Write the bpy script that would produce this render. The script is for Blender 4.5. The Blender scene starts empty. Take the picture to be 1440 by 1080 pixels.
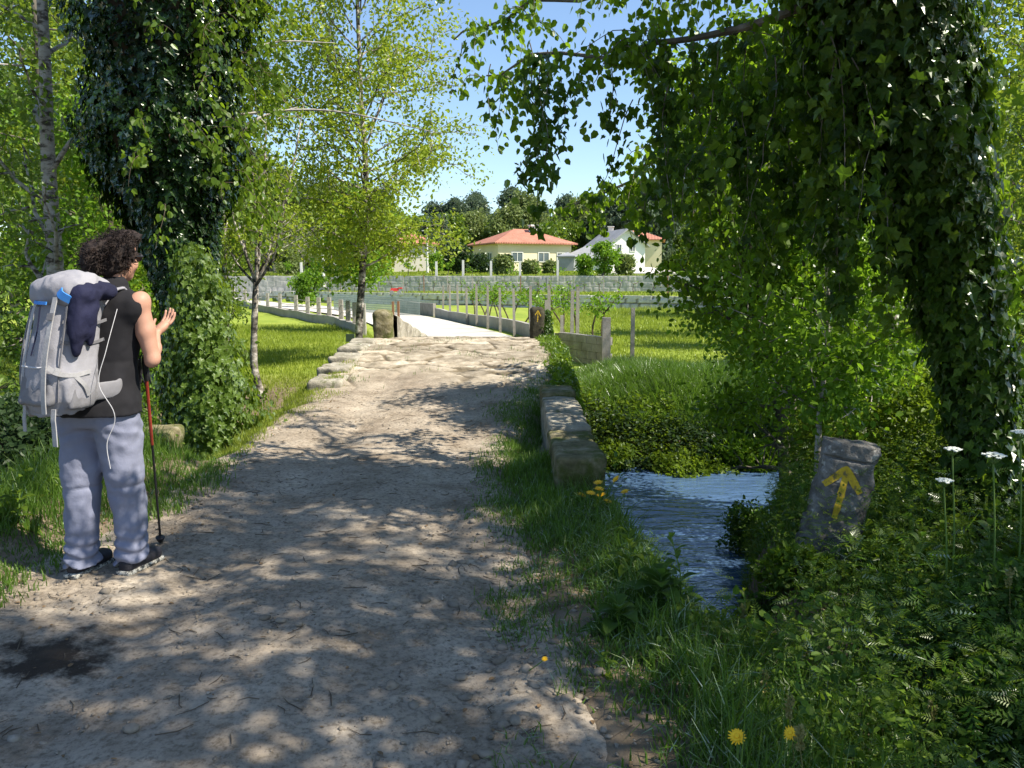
import bpy, math, random
import numpy as np
from mathutils import Vector, Matrix
random.seed(7)
S = bpy.context.scene
COL = S.collection
rad = math.radians
# ---------------------------------------------------------------- camera / light
CAMH = 1.48; PITCH = rad(7.6); FPX = 1120.0
def ray(px, py):
    a = (px-720)/FPX; b = (540-py)/FPX; c = math.cos(PITCH); s = math.sin(PITCH)
    return np.array((a, c+b*s, -s+b*c))
def at(px, py, Y):            # world point seen at a picture position, at distance Y
    d = ray(px, py); return d*(Y/d[1]) + np.array((0, 0, CAMH))
def gnd(px, py, z=0.0):       # where that sight line meets level z
    d = ray(px, py); return d*((z-CAMH)/d[2]) + np.array((0, 0, CAMH))
cd = bpy.data.cameras.new("camera"); cam = bpy.data.objects.new("camera", cd); COL.objects.link(cam)
cam.location = (0, 0, CAMH); cam.rotation_euler = (math.pi/2-PITCH, 0, 0)
cd.lens = 28; cd.sensor_width = 36; cd.clip_start = .05; cd.clip_end = 2000
S.camera = cam
SUN_EL = rad(50); SUNV = Vector((.94, -.3, 0)).normalized()*math.cos(SUN_EL) + Vector((0, 0, math.sin(SUN_EL)))
w = bpy.data.worlds.new("World"); S.world = w; w.use_nodes = True
nt = w.node_tree; nt.nodes.clear()
sk = nt.nodes.new('ShaderNodeTexSky'); sk.sky_type = 'NISHITA'; sk.sun_disc = False
sk.sun_elevation = SUN_EL; sk.sun_rotation = math.atan2(SUNV.x, SUNV.y); sk.air_density = 1.0; sk.dust_density = .4; sk.ozone_density = 3.0
bg = nt.nodes.new('ShaderNodeBackground'); bg.inputs[1].default_value = .105
wo = nt.nodes.new('ShaderNodeOutputWorld'); nt.links.new(sk.outputs[0], bg.inputs[0]); nt.links.new(bg.outputs[0], wo.inputs[0])
sd = bpy.data.lights.new("sun", 'SUN'); sd.energy = 5.0; sd.angle = rad(.5); sd.color = (1, .91, .77)
so = bpy.data.objects.new("sun", sd); COL.objects.link(so); so.rotation_euler = SUNV.to_track_quat('Z', 'Y').to_euler()
S.view_settings.view_transform = 'Standard'; S.view_settings.look = 'None'; S.view_settings.exposure = 1.08
# ---------------------------------------------------------------- noise
def _h(ix, iy, iz, seed):
    n = (ix.astype(np.int64)*374761393 + iy.astype(np.int64)*668265263 + iz.astype(np.int64)*2147483647 + seed*1274126177) & 0xffffffff
    n = ((n ^ (n >> 13))*1274126177) & 0xffffffff
    n = ((n ^ (n >> 16))*2246822519) & 0xffffffff
    return ((n ^ (n >> 15)) & 0xffffff)/float(0xffffff)
def vn(x, y, z=None, seed=0):
    x = np.asarray(x, float); y = np.asarray(y, float); z = np.zeros_like(x) if z is None else np.asarray(z, float)
    x, y, z = np.broadcast_arrays(x, y, z)
    fx, fy, fz = np.floor(x), np.floor(y), np.floor(z)
    u, v, t = x-fx, y-fy, z-fz
    u = u*u*(3-2*u); v = v*v*(3-2*v); t = t*t*(3-2*t)
    r = 0
    for a in (0, 1):
        for b in (0, 1):
            for c in (0, 1):
                r = r + _h(fx+a, fy+b, fz+c, seed)*(u if a else 1-u)*(v if b else 1-v)*(t if c else 1-t)
    return r*2-1
def fbm(x, y, z=None, o=4, seed=0):
    r = 0; a = .5; f = 1
    for i in range(o):
        r = r + a*vn(x*f, y*f, None if z is None else z*f, seed+i*17); a *= .5; f *= 2.03
    return r
def ss(a, b, x): t = np.clip((x-a)/(b-a), 0, 1); return t*t*(3-2*t)
# ---------------------------------------------------------------- object helpers
def tag(o, label=None, cat=None, group=None, kind=None):
    if label: o['label'] = label
    if cat: o['category'] = cat
    if group: o['group'] = group
    if kind: o['kind'] = kind
    return o
def empty(name, loc, label, cat, group=None, rz=0):
    o = bpy.data.objects.new(name, None); COL.objects.link(o); o.empty_display_size = .1
    o.location = [float(v) for v in loc]; o.rotation_euler = (0, 0, rz); return tag(o, label, cat, group)
def mesh_np(name, V, F, mat, parent=None, smooth=False, attrs=None, world=True):
    """V n*3; F list of arrays (m*k). parent empties have plain translation + rz: V is given in world space when world=True"""
    V = np.asarray(V, np.float32).reshape(-1, 3)
    if not isinstance(F, (list, tuple)): F = [F]
    F = [np.asarray(f, np.int32) for f in F if len(f)]
    me = bpy.data.meshes.new(name)
    if parent is not None and world:
        root = parent
        while root.parent: root = root.parent
        l = np.array(root.location, np.float32); a = -root.rotation_euler[2]
        V = V - l
        if abs(a) > 1e-9:
            c, s = math.cos(a), math.sin(a); V = np.stack((V[:, 0]*c-V[:, 1]*s, V[:, 0]*s+V[:, 1]*c, V[:, 2]), 1)
    me.vertices.add(len(V)); me.vertices.foreach_set('co', np.ascontiguousarray(V, np.float32).ravel())
    nl = sum(f.size for f in F); npoly = sum(len(f) for f in F)
    me.loops.add(nl); me.loops.foreach_set('vertex_index', np.concatenate([f.ravel() for f in F]).astype(np.int32))
    tot = np.concatenate([np.full(len(f), f.shape[1], np.int32) for f in F])
    st = np.concatenate(([0], np.cumsum(tot)[:-1])).astype(np.int32)
    me.polygons.add(npoly); me.polygons.foreach_set('loop_start', st); me.polygons.foreach_set('loop_total', tot)
    me.polygons.foreach_set('use_smooth', np.full(npoly, smooth))
    if attrs:
        for k, v in attrs.items():
            at_ = me.attributes.new(k, 'FLOAT', 'POINT'); at_.data.foreach_set('value', np.asarray(v, np.float32).ravel())
    me.update(calc_edges=True); me.validate()
    me.materials.append(mat)
    o = bpy.data.objects.new(name, me); COL.objects.link(o)
    if parent is not None: o.parent = parent
    return o
class MB:
    def __init__(s): s.V = []; s.Q = []; s.T = []; s.n = 0
    def add(s, V, Q=None, T=None):
        V = np.asarray(V, float).reshape(-1, 3)
        if Q is not None and len(Q): s.Q.append(np.asarray(Q)+s.n)
        if T is not None and len(T): s.T.append(np.asarray(T)+s.n)
        s.V.append(V); s.n += len(V)
    def box(s, c, size, rz=0, top=(1, 1)):
        hx, hy, hz = size[0]/2, size[1]/2, size[2]/2
        P = np.array([(x*hx*(top[0] if z > 0 else 1), y*hy*(top[1] if z > 0 else 1), z*hz) for z in (-1, 1) for x, y in ((-1, -1), (1, -1), (1, 1), (-1, 1))])
        if rz: P = np.stack((P[:, 0]*math.cos(rz)-P[:, 1]*math.sin(rz), P[:, 0]*math.sin(rz)+P[:, 1]*math.cos(rz), P[:, 2]), 1)
        s.add(P+np.array(c), [(3, 2, 1, 0), (4, 5, 6, 7), (0, 1, 5, 4), (1, 2, 6, 5), (2, 3, 7, 6), (3, 0, 4, 7)])
    def tube(s, P, R, k=8, cap=True):
        P = np.asarray(P, float); n = len(P); R = np.broadcast_to(np.asarray(R, float), (n,))
        T = np.gradient(P, axis=0); T /= np.linalg.norm(T, axis=1)[:, None]+1e-9
        ref = np.array((0, 0, 1.)) if abs(T[:, 2]).mean() < .85 else np.array((1., 0, 0))
        A = np.cross(T, ref); A /= np.linalg.norm(A, axis=1)[:, None]+1e-9; B = np.cross(T, A)
        th = np.linspace(0, 2*np.pi, k, endpoint=False)
        V = P[:, None]+R[:, None, None]*(A[:, None]*np.cos(th)[None, :, None]+B[:, None]*np.sin(th)[None, :, None])
        i = np.arange(n-1)[:, None]*k; j = np.arange(k)[None]; j2 = (j+1) % k
        Q = np.stack((i+j, i+j2, i+k+j2, i+k+j), -1).reshape(-1, 4)
        V = V.reshape(-1, 3); Tt = []
        if cap:
            V = np.vstack((V, P[:1], P[-1:])); m = n*k
            jj = np.arange(k); Tt = np.vstack((np.stack((np.full(k, m), (jj+1) % k, jj), 1), np.stack((np.full(k, m+1), (n-1)*k+jj, (n-1)*k+(jj+1) % k), 1)))
        s.add(V, Q, Tt)
    def build(s, name, mat, parent=None, smooth=False, world=True, attrs=None):
        F = []
        if s.Q: F.append(np.vstack(s.Q))
        if s.T: F.append(np.vstack(s.T))
        return mesh_np(name, np.vstack(s.V), F, mat, parent, smooth, attrs, world)
def curve(pts, n=12):
    """Catmull-Rom through points"""
    P = np.asarray(pts, float)
    if len(P) == 2: t = np.linspace(0, 1, n)[:, None]; return P[0]*(1-t)+P[1]*t
    Q = np.vstack((2*P[0]-P[1], P, 2*P[-1]-P[-2])); out = []
    u = np.linspace(0, len(P)-1-1e-6, n)
    for v in u:
        i = int(v); t = v-i; a, b, c, d = Q[i:i+4]
        out.append(.5*((2*b)+(c-a)*t+(2*a-5*b+4*c-d)*t*t+(3*b-a-3*c+d)*t**3))
    return np.array(out)
def copy_tree(o, parent=None):
    c = o.copy(); COL.objects.link(c)
    if parent is not None: c.parent = parent
    for ch in list(o.children): copy_tree(ch, c)
    return c
# ---------------------------------------------------------------- surface nets for modelled solids
def nets(F, org, h):
    ins = F < 0; nx, ny, nz = F.shape
    acc = np.zeros((nx-1, ny-1, nz-1, 3), np.float32); cnt = np.zeros((nx-1, ny-1, nz-1), np.float32)
    I, J, K = np.meshgrid(np.arange(nx), np.arange(ny), np.arange(nz), indexing='ij'); G = np.stack((I, J, K), -1).astype(np.float32)
    for ax in range(3):
        sl0 = [slice(None)]*3; sl1 = [slice(None)]*3; sl0[ax] = slice(0, -1); sl1[ax] = slice(1, None)
        a, b = F[tuple(sl0)], F[tuple(sl1)]; x = (a < 0) != (b < 0)
        t = np.where(x, a/(a-b+1e-12), 0)
        P = G[tuple(sl0)].copy(); P[..., ax] += t; P *= x[..., None]; xf = x.astype(np.float32)
        o1, o2 = [k for k in range(3) if k != ax]
        for d1 in (0, 1):
            for d2 in (0, 1):
                s = [slice(None)]*3
                for o, d in ((o1, d1), (o2, d2)): s[o] = slice(d, F.shape[o]-1+d)
                acc += P[tuple(s)]; cnt += xf[tuple(s)]
    m = cnt > 0; idx = -np.ones(m.shape, np.int64); idx[m] = np.arange(m.sum())
    V = acc[m]/cnt[m][:, None]*h+np.asarray(org)
    Q = []
    for ax in range(3):
        sl0 = [slice(1, -1)]*3; sl1 = [slice(1, -1)]*3; sl0[ax] = slice(0, -1); sl1[ax] = slice(1, None)
        a = ins[tuple(sl0)]; b = ins[tuple(sl1)]; x = np.argwhere(a != b)
        if not len(x): continue
        fl = a[tuple(x.T)]; o1, o2 = [(1, 2), (2, 0), (0, 1)][ax]
        base = x.copy(); base[:, o1] += 1; base[:, o2] += 1
        q = []
        for d1, d2 in ((1, 1), (0, 1), (0, 0), (1, 0)):
            c = base.copy(); c[:, o1] -= d1; c[:, o2] -= d2; q.append(idx[tuple(c.T)])
        q = np.stack(q, 1); q[~fl] = q[~fl][:, ::-1]; Q.append(q)
    return V, np.vstack(Q)
class SDF:
    def __init__(s, lo, hi, h):
        s.lo = np.array(lo, float); s.h = h; n = np.ceil((np.array(hi)-s.lo)/h).astype(int)+1
        s.F = np.full(n, .5, np.float32); s.n = n
    def grid(s, lo=None, hi=None):
        a = np.zeros(3, int) if lo is None else np.clip(np.floor((np.array(lo)-s.lo)/s.h).astype(int), 0, s.n-1)
        b = s.n if hi is None else np.clip(np.ceil((np.array(hi)-s.lo)/s.h).astype(int)+1, 1, s.n)
        ax = [s.lo[i]+s.h*np.arange(a[i], b[i]) for i in range(3)]
        return (slice(a[0], b[0]), slice(a[1], b[1]), slice(a[2], b[2])), np.meshgrid(*ax, indexing='ij')
    def put(s, sl, d, k, sub=False):
        F = s.F[sl]
        if sub: s.F[sl] = np.maximum(F, -d); return
        if k > 0: hh = np.clip(.5+.5*(F-d)/k, 0, 1); s.F[sl] = F*(1-hh)+d*hh-k*hh*(1-hh)
        else: s.F[sl] = np.minimum(F, d)
    def cone(s, a, b, r1, r2, k=.02, flat=None):
        a = np.array(a, float); b = np.array(b, float); m = max(r1, r2)+k+.03
        sl, (X, Y, Z) = s.grid(np.minimum(a, b)-m, np.maximum(a, b)+m)
        ab = b-a; t = np.clip(((X-a[0])*ab[0]+(Y-a[1])*ab[1]+(Z-a[2])*ab[2])/(ab@ab+1e-9), 0, 1)
        dx, dy, dz = X-a[0]-t*ab[0], Y-a[1]-t*ab[1], Z-a[2]-t*ab[2]
        if flat is not None: dx, dy, dz = dx/flat[0], dy/flat[1], dz/flat[2]
        s.put(sl, np.sqrt(dx*dx+dy*dy+dz*dz)-(r1+(r2-r1)*t), k)
    def ell(s, c, r, k=.02, rz=0, rx=0, sub=False):
        m = max(r)+k+.03; sl, (X, Y, Z) = s.grid(np.array(c)-m, np.array(c)+m); X = X-c[0]; Y = Y-c[1]; Z = Z-c[2]
        if rz: X, Y = X*math.cos(rz)+Y*math.sin(rz), -X*math.sin(rz)+Y*math.cos(rz)
        if rx: Y, Z = Y*math.cos(rx)+Z*math.sin(rx), -Y*math.sin(rx)+Z*math.cos(rx)
        q = np.sqrt((X/r[0])**2+(Y/r[1])**2+(Z/r[2])**2); s.put(sl, (q-1)*min(r), k, sub)
    def stack(s, secs, k=.02, p=2.0):          # elliptical sections (z, cx, cy, rx, ry)
        secs = np.array(secs, float); secs = secs[np.argsort(secs[:, 0])]; m = .05
        sl, (X, Y, Z) = s.grid((s.lo[0], s.lo[1], secs[0, 0]-m), (s.lo[0]+s.h*s.n[0], s.lo[1]+s.h*s.n[1], secs[-1, 0]+m))
        f = [np.interp(Z, secs[:, 0], secs[:, i]) for i in range(1, 5)]
        q = (np.abs((X-f[0])/f[2])**p+np.abs((Y-f[1])/f[3])**p)**(1/p)
        d = (q-1)*np.minimum(f[2], f[3]); dz = np.maximum(secs[0, 0]-Z, Z-secs[-1, 0]); s.put(sl, np.maximum(d, dz), k)
    def box(s, c, r, rr=.03, k=.02, rz=0, rx=0, sub=False):
        m = max(r)*1.5+rr+k+.03; sl, (X, Y, Z) = s.grid(np.array(c)-m, np.array(c)+m); X = X-c[0]; Y = Y-c[1]; Z = Z-c[2]
        if rz: X, Y = X*math.cos(rz)+Y*math.sin(rz), -X*math.sin(rz)+Y*math.cos(rz)
        if rx: Y, Z = Y*math.cos(rx)+Z*math.sin(rx), -Y*math.sin(rx)+Z*math.cos(rx)
        qx, qy, qz = np.abs(X)-r[0]+rr, np.abs(Y)-r[1]+rr, np.abs(Z)-r[2]+rr
        d = np.sqrt(np.maximum(qx, 0)**2+np.maximum(qy, 0)**2+np.maximum(qz, 0)**2)+np.minimum(np.maximum(qx, np.maximum(qy, qz)), 0)-rr
        s.put(sl, d, k, sub)
    def noise(s, amp, f, o=3, seed=0, zf=1):
        m = np.abs(s.F) < amp*2.5+s.h*2; idx = np.argwhere(m); P = s.lo+idx*s.h
        s.F[m] += (amp*fbm(P[:, 0]*f, P[:, 1]*f, P[:, 2]*f*zf, o, seed)).astype(np.float32)
    def build(s, name, mat, parent=None, world=False, smooth=True, xf=None):
        s.F[0] = s.F[-1] = .5; s.F[:, 0] = s.F[:, -1] = .5; s.F[:, :, 0] = s.F[:, :, -1] = .5
        V, Q = nets(s.F, s.lo, s.h)
        if xf is not None: V = xf(V)
        return mesh_np(name, V, Q, mat, parent, smooth, None, world)
# ---------------------------------------------------------------- materials
def new(name):
    m = bpy.data.materials.new(name); m.use_nodes = True; nt = m.node_tree; nt.nodes.clear()
    return m, nt, nt.nodes.new, nt.links.new
def ramp(N, L, src, stops, interp='LINEAR'):
    r = N('ShaderNodeValToRGB'); r.color_ramp.interpolation = interp; e = r.color_ramp.elements
    while len(e) < len(stops): e.new(.5)
    for i, (p, c) in enumerate(stops): e[i].position = p; e[i].color = (*c, 1)
    L(src, r.inputs[0]); return r.outputs[0]
def noise_n(N, L, scale, detail=5, rough=.6, vec=None, sc3=None):
    n = N('ShaderNodeTexNoise'); n.inputs['Scale'].default_value = scale; n.inputs['Detail'].default_value = detail; n.inputs['Roughness'].default_value = rough
    if vec is None:
        g = N('ShaderNodeNewGeometry'); vec = g.outputs['Position']
    if sc3:
        mp = N('ShaderNodeMapping'); mp.inputs['Scale'].default_value = sc3; L(vec, mp.inputs[0]); vec = mp.outputs[0]
    L(vec, n.inputs['Vector']); return n.outputs[0]
def mixc(N, L, fac, a, b, mode='MIX'):
    m = N('ShaderNodeMix'); m.data_type = 'RGBA'; m.blend_type = mode
    for s, v in ((m.inputs[0], fac), (m.inputs[6], a), (m.inputs[7], b)):
        if hasattr(v, 'links') or isinstance(v, bpy.types.NodeSocket): L(v, s)
        elif isinstance(v, (int, float)): s.default_value = v
        else: s.default_value = (*v, 1)
    return m.outputs[2]
def prin(name, stops, scale=6, rough=.85, bump=.3, bdist=.01, bscale=None, sc3=None, spots=None, metal=0, detail=6, sheen=0, spec=.3, obj=True, extra=None):
    """general mottled surface"""
    m, nt, N, L = new(name); p = N('ShaderNodeBsdfPrincipled'); o = N('ShaderNodeOutputMaterial'); L(p.outputs[0], o.inputs[0])
    vec = None
    if obj: vec = N('ShaderNodeTexCoord').outputs['Object']
    n1 = noise_n(N, L, scale, detail, .65, vec, sc3); c = ramp(N, L, n1, stops)
    if spots:
        for (sc, th, colr, wd) in spots:
            n2 = noise_n(N, L, sc, 4, .6, vec); f = ramp(N, L, n2, [(th, (0, 0, 0)), (th+wd, (1, 1, 1))]); c = mixc(N, L, f, c, colr)
    L(c, p.inputs['Base Color']); p.inputs['Roughness'].default_value = rough; p.inputs['Metallic'].default_value = metal
    p.inputs['Specular IOR Level'].default_value = spec
    if sheen: p.inputs['Sheen Weight'].default_value = sheen
    if bump:
        n3 = noise_n(N, L, bscale or scale*4, 8, .7, vec, sc3); b = N('ShaderNodeBump'); b.inputs['Strength'].default_value = bump; b.inputs['Distance'].default_value = bdist
        L(n3, b.inputs['Height']); L(b.outputs[0], p.inputs['Normal'])
    return m
def leafm(name, a, b, tr, gloss=.12, tw=.42, rough=.38):
    """leaf: colour differs leaf by leaf between a and b; tr = colour of light through the leaf"""
    m, nt, N, L = new(name); g = N('ShaderNodeNewGeometry'); o = N('ShaderNodeOutputMaterial')
    n = noise_n(N, L, 1.3, 3, .6, g.outputs['Position'])
    mth = N('ShaderNodeMath'); mth.operation = 'MULTIPLY_ADD'; L(g.outputs['Random Per Island'], mth.inputs[0]); mth.inputs[1].default_value = .62
    m2 = N('ShaderNodeMath'); m2.operation = 'MULTIPLY_ADD'; L(n, m2.inputs[0]); m2.inputs[1].default_value = 1.1; m2.inputs[2].default_value = -.38; L(m2.outputs[0], mth.inputs[2])
    c = ramp(N, L, mth.outputs[0], [(0, a), (.9, b), (1, tuple(min(1, x*1.35) for x in b))])
    t = ramp(N, L, mth.outputs[0], [(0, tuple(x*.6 for x in tr)), (1, tr)])
    d = N('ShaderNodeBsdfDiffuse'); L(c, d.inputs[0]); tl = N('ShaderNodeBsdfTranslucent'); L(t, tl.inputs[0])
    x = N('ShaderNodeMixShader'); x.inputs[0].default_value = tw; L(d.outputs[0], x.inputs[1]); L(tl.outputs[0], x.inputs[2])
    gl = N('ShaderNodeBsdfGlossy'); gl.inputs['Roughness'].default_value = rough; gl.inputs['Color'].default_value = (.9, .95, .9, 1)
    fr = N('ShaderNodeFresnel'); fr.inputs[0].default_value = 1.42; fm = N('ShaderNodeMath'); fm.operation = 'MULTIPLY_ADD'; L(fr.outputs[0], fm.inputs[0]); fm.inputs[1].default_value = gloss*4; fm.inputs[2].default_value = gloss*.2
    y = N('ShaderNodeMixShader'); L(fm.outputs[0], y.inputs[0]); L(x.outputs[0], y.inputs[1]); L(gl.outputs[0], y.inputs[2]); L(y.outputs[0], o.inputs[0])
    return m
M = {}
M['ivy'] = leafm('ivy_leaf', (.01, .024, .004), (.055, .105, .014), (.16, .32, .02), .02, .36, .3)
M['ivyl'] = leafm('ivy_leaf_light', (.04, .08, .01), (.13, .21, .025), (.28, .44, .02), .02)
M['alder'] = leafm('alder_leaf', (.033, .075, .007), (.105, .18, .015), (.3, .5, .02), .02, .52)
M['young'] = leafm('spring_leaf', (.12, .19, .015), (.25, .34, .03), (.5, .6, .05), .02)
M['lime'] = leafm('bright_leaf', (.06, .13, .012), (.15, .26, .03), (.34, .6, .03), .02)
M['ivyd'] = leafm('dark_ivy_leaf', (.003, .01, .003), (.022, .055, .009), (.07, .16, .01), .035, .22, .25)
M['left'] = leafm('wood_leaf', (.04, .08, .012), (.13, .2, .035), (.34, .5, .04), .03)
M['olive'] = leafm('hill_leaf', (.1, .14, .05), (.2, .25, .09), (.28, .36, .09), .02)  # lightened foliage; distance haze is put into the leaf colour
M['pine'] = leafm('pine_needles', (.055, .085, .06), (.12, .17, .11), (.14, .2, .1), .02)  # needles paled the same way, standing in for haze
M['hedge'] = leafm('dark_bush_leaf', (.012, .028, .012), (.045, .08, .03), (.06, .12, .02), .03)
M['herb'] = leafm('herb_leaf', (.04, .08, .01), (.13, .19, .02), (.28, .42, .02), .03)
M['herbd'] = leafm('dark_herb_leaf', (.03, .07, .01), (.09, .15, .025), (.16, .34, .03), .04)
M['grass'] = leafm('grass_blade', (.035, .09, .01), (.12, .2, .03), (.2, .38, .03), .06)
M['grassy'] = leafm('meadow_grass_blade', (.15, .2, .025), (.27, .33, .05), (.4, .5, .05), .02)
M['grassd'] = leafm('dry_grass_blade', (.16, .16, .05), (.32, .29, .12), (.3, .3, .08), .03)
M['bark'] = prin('bark', [(.3, (.05, .045, .035)), (.55, (.14, .125, .1)), (.75, (.24, .23, .2))], 5, .95, .9, .02, 14, (1, 1, .3), [(9, .62, (.1, .12, .05), .08)])
M['birch'] = prin('pale_bark', [(.4, (.07, .06, .05)), (.5, (.33, .31, .28)), (.8, (.5, .49, .46))], 7, .9, .7, .01, 20, (1, 1, 2.2), [(3.5, .6, (.1, .12, .05), .1)])
M['slim'] = prin('patched_bark', [(.42, (.03, .026, .022)), (.52, (.2, .18, .15)), (.62, (.5, .47, .42))], 5, .9, .7, .01, 20, (1, 1, 1.3))
M['mossb'] = prin('mossy_bark', [(.35, (.04, .035, .025)), (.55, (.1, .1, .05)), (.7, (.17, .16, .1))], 6, .95, .8, .02, 18, (1, 1, .4))
M['greyb'] = prin('grey_twigs', [(.3, (.2, .18, .16)), (.7, (.38, .35, .32))], 6, .95, .4)
M['twig'] = prin('twig_bark', [(.3, (.04, .03, .02)), (.7, (.13, .1, .07))], 9, .9, .4)
# ---------------------------------------------------------------- terrain
WATER = -1.35
def path_z(x, y):
    z = np.interp(y, [-6, 0, 5, 7, 9, 11, 12.5, 13.5, 15, 18, 24, 400], [.02, 0, .0, .03, .13, .3, .42, .44, .36, .06, -.33, -.35])
    return z
PXL = lambda y: np.interp(y, [-6, 2.5, 3.7, 5, 7.5, 9.7, 11.5, 14, 16.5], [-3.3, -2.75, -2.55, -2.35, -2.35, -2.3, -2.42, -2.5, -2.6])
PXR = lambda y: np.interp(y, [-6, 1.5, 2.4, 3.7, 5, 6.5, 7.9, 9.5, 11, 13.5, 16], [.7, .4, .27, .12, -.06, -.08, .0, .35, .62, .8, .85])
def terrain(x, y, pathcut=True):
    x = np.asarray(x, float); y = np.asarray(y, float)
    n = fbm(x*.35, y*.35, None, 3, 5)
    far = -.35 + n*.12*ss(16, 30, y)
    # near ground both sides of the path
    near = -.02 + .04*n - .16*ss(.5, 1.2, x) - .3*ss(-2.9, -4.2, x) + .12*ss(-2.3, -2.7, x)*ss(-3.6, -3.0, x)
    z = near*(1-ss(10, 14, y)) + far*ss(10, 14, y)
    pz = path_z(x, y); inp = ss(-2.9, -2.5, x)*(1-ss(.6, .85, x))
    z = z*(1-inp)+np.where(y < 30, pz, z)*inp
    # river channel across the picture, under the bridge
    top = np.interp(x, [-30, -4, .55, .66, .8, 1.0, 1.4, 1.6, 2.2, 3.2, 4.5, 6, 40], [6.2, 6.2, 6.2, 4.7, 3.6, 3.05, 3.2, 4.7, 6.0, 6.9, 6.9, 6.3, 6.0])
    low = np.interp(x, [-30, -4, .55, .66, .8, 1.5, 2.0, 2.4, 3.4, 4.5, 6, 40], [7.0, 7.0, 6.9, 5.6, 5.35, 5.6, 6.7, 7.7, 8.3, 8.2, 7.6, 7.2])
    fl = np.interp(x, [-30, 0, 4, 40], [11.0, 11.1, 11.7, 12.5]); ft = fl+1.9
    wob = .18*fbm(x*1.1, y*1.1, None, 3, 9)
    yy = y+wob
    d = ss(top, low+.25, yy)*(1-ss(fl-.25, ft, yy))
    bed = WATER-.3
    z = z*(1-d)+bed*d
    # terraces and hill beyond
    sdist = y - wall1_y(x)
    z = z + .75*ss(.0, .4, sdist-.25)*(y > 30)
    sd2 = y - wall2_y(x)
    z = z + 1.15*ss(0, .4, sd2-.3)*(y > 30) + .6*ss(5, 30, sd2) + 3*ss(115, 170, y)+9*ss(150, 300, y)
    if pathcut:
        e = .12*fbm(x*2.2, y*2.2, None, 3, 77)
        m = ss(-.08, .12, x-PXL(y)+e)*ss(-.1, .12, PXR(y)-x+e)*(y < 15.6)
        z = z - .09*m
        z = z + (1-m)*(y < 16)*.03*fbm(x*5, y*5, None, 3, 3)
    return z
W1 = [at(1100, 432, 41), at(950, 430, 45), at(600, 425, 54), at(455, 420, 60), at(330, 415, 66)]
def wall1_y(x): return np.interp(x, [-60, -24, -14.3, -5.8, 9.2, 14, 60], [74, 66, 60, 54, 45, 41, 36])
def wall2_y(x): return wall1_y(x)*.35+41
def grid_axis(segs):
    out = []
    for a, b, s in segs: out.append(np.arange(a, b, s))
    out.append([segs[-1][1]]); return np.unique(np.round(np.concatenate(out), 4))
gx = grid_axis([(-400, -60, 17), (-60, -12, 1.5), (-12, -5, .25), (-5, 5.5, .06), (5.5, 12, .25), (12, 60, 1.5), (60, 400, 17)])
gy = grid_axis([(-60, -4, 4), (-4, 1, .25), (1, 14.5, .06), (14.5, 30, .3), (30, 75, .4), (75, 200, 3), (200, 520, 16)])
X, Y = np.meshgrid(gx, gy, indexing='ij'); Z = terrain(X, Y)
nx, ny = X.shape; i, j = np.meshgrid(np.arange(nx-1), np.arange(ny-1), indexing='ij'); a_ = (i*ny+j).ravel()
Fq = np.stack((a_, a_+ny, a_+ny+1, a_+1), 1)
def ground_mat():
    m, nt, N, L = new('ground'); p = N('ShaderNodeBsdfPrincipled'); o = N('ShaderNodeOutputMaterial'); L(p.outputs[0], o.inputs[0])
    g = N('ShaderNodeNewGeometry'); pos = g.outputs['Position']
    n1 = noise_n(N, L, 3.5, 8, .7, pos); soil = ramp(N, L, n1, [(.3, (.08, .062, .04)), (.55, (.17, .135, .095)), (.8, (.26, .215, .155))])
    n2 = noise_n(N, L, .8, 7, .7, pos); gr = ramp(N, L, n2, [(.3, (.13, .19, .025)), (.55, (.22, .28, .04)), (.8, (.33, .34, .08))])
    sx = N('ShaderNodeSeparateXYZ'); L(pos, sx.inputs[0])
    mr = N('ShaderNodeMapRange'); mr.inputs[1].default_value = 13; mr.inputs[2].default_value = 15.5; L(sx.outputs[1], mr.inputs[0])
    c = mixc(N, L, mr.outputs[0], soil, gr)
    L(c, p.inputs['Base Color']); p.inputs['Roughness'].default_value = .95; p.inputs['Specular IOR Level'].default_value = .15
    n3 = noise_n(N, L, 30, 6, .7, pos); b = N('ShaderNodeBump'); b.inputs['Strength'].default_value = .6; b.inputs['Distance'].default_value = .02; L(n3, b.inputs['Height']); L(b.outputs[0], p.inputs['Normal'])
    return m
o = mesh_np('ground', np.stack((X, Y, Z), -1), Fq, ground_mat(), None, True); tag(o, kind='structure')
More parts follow.
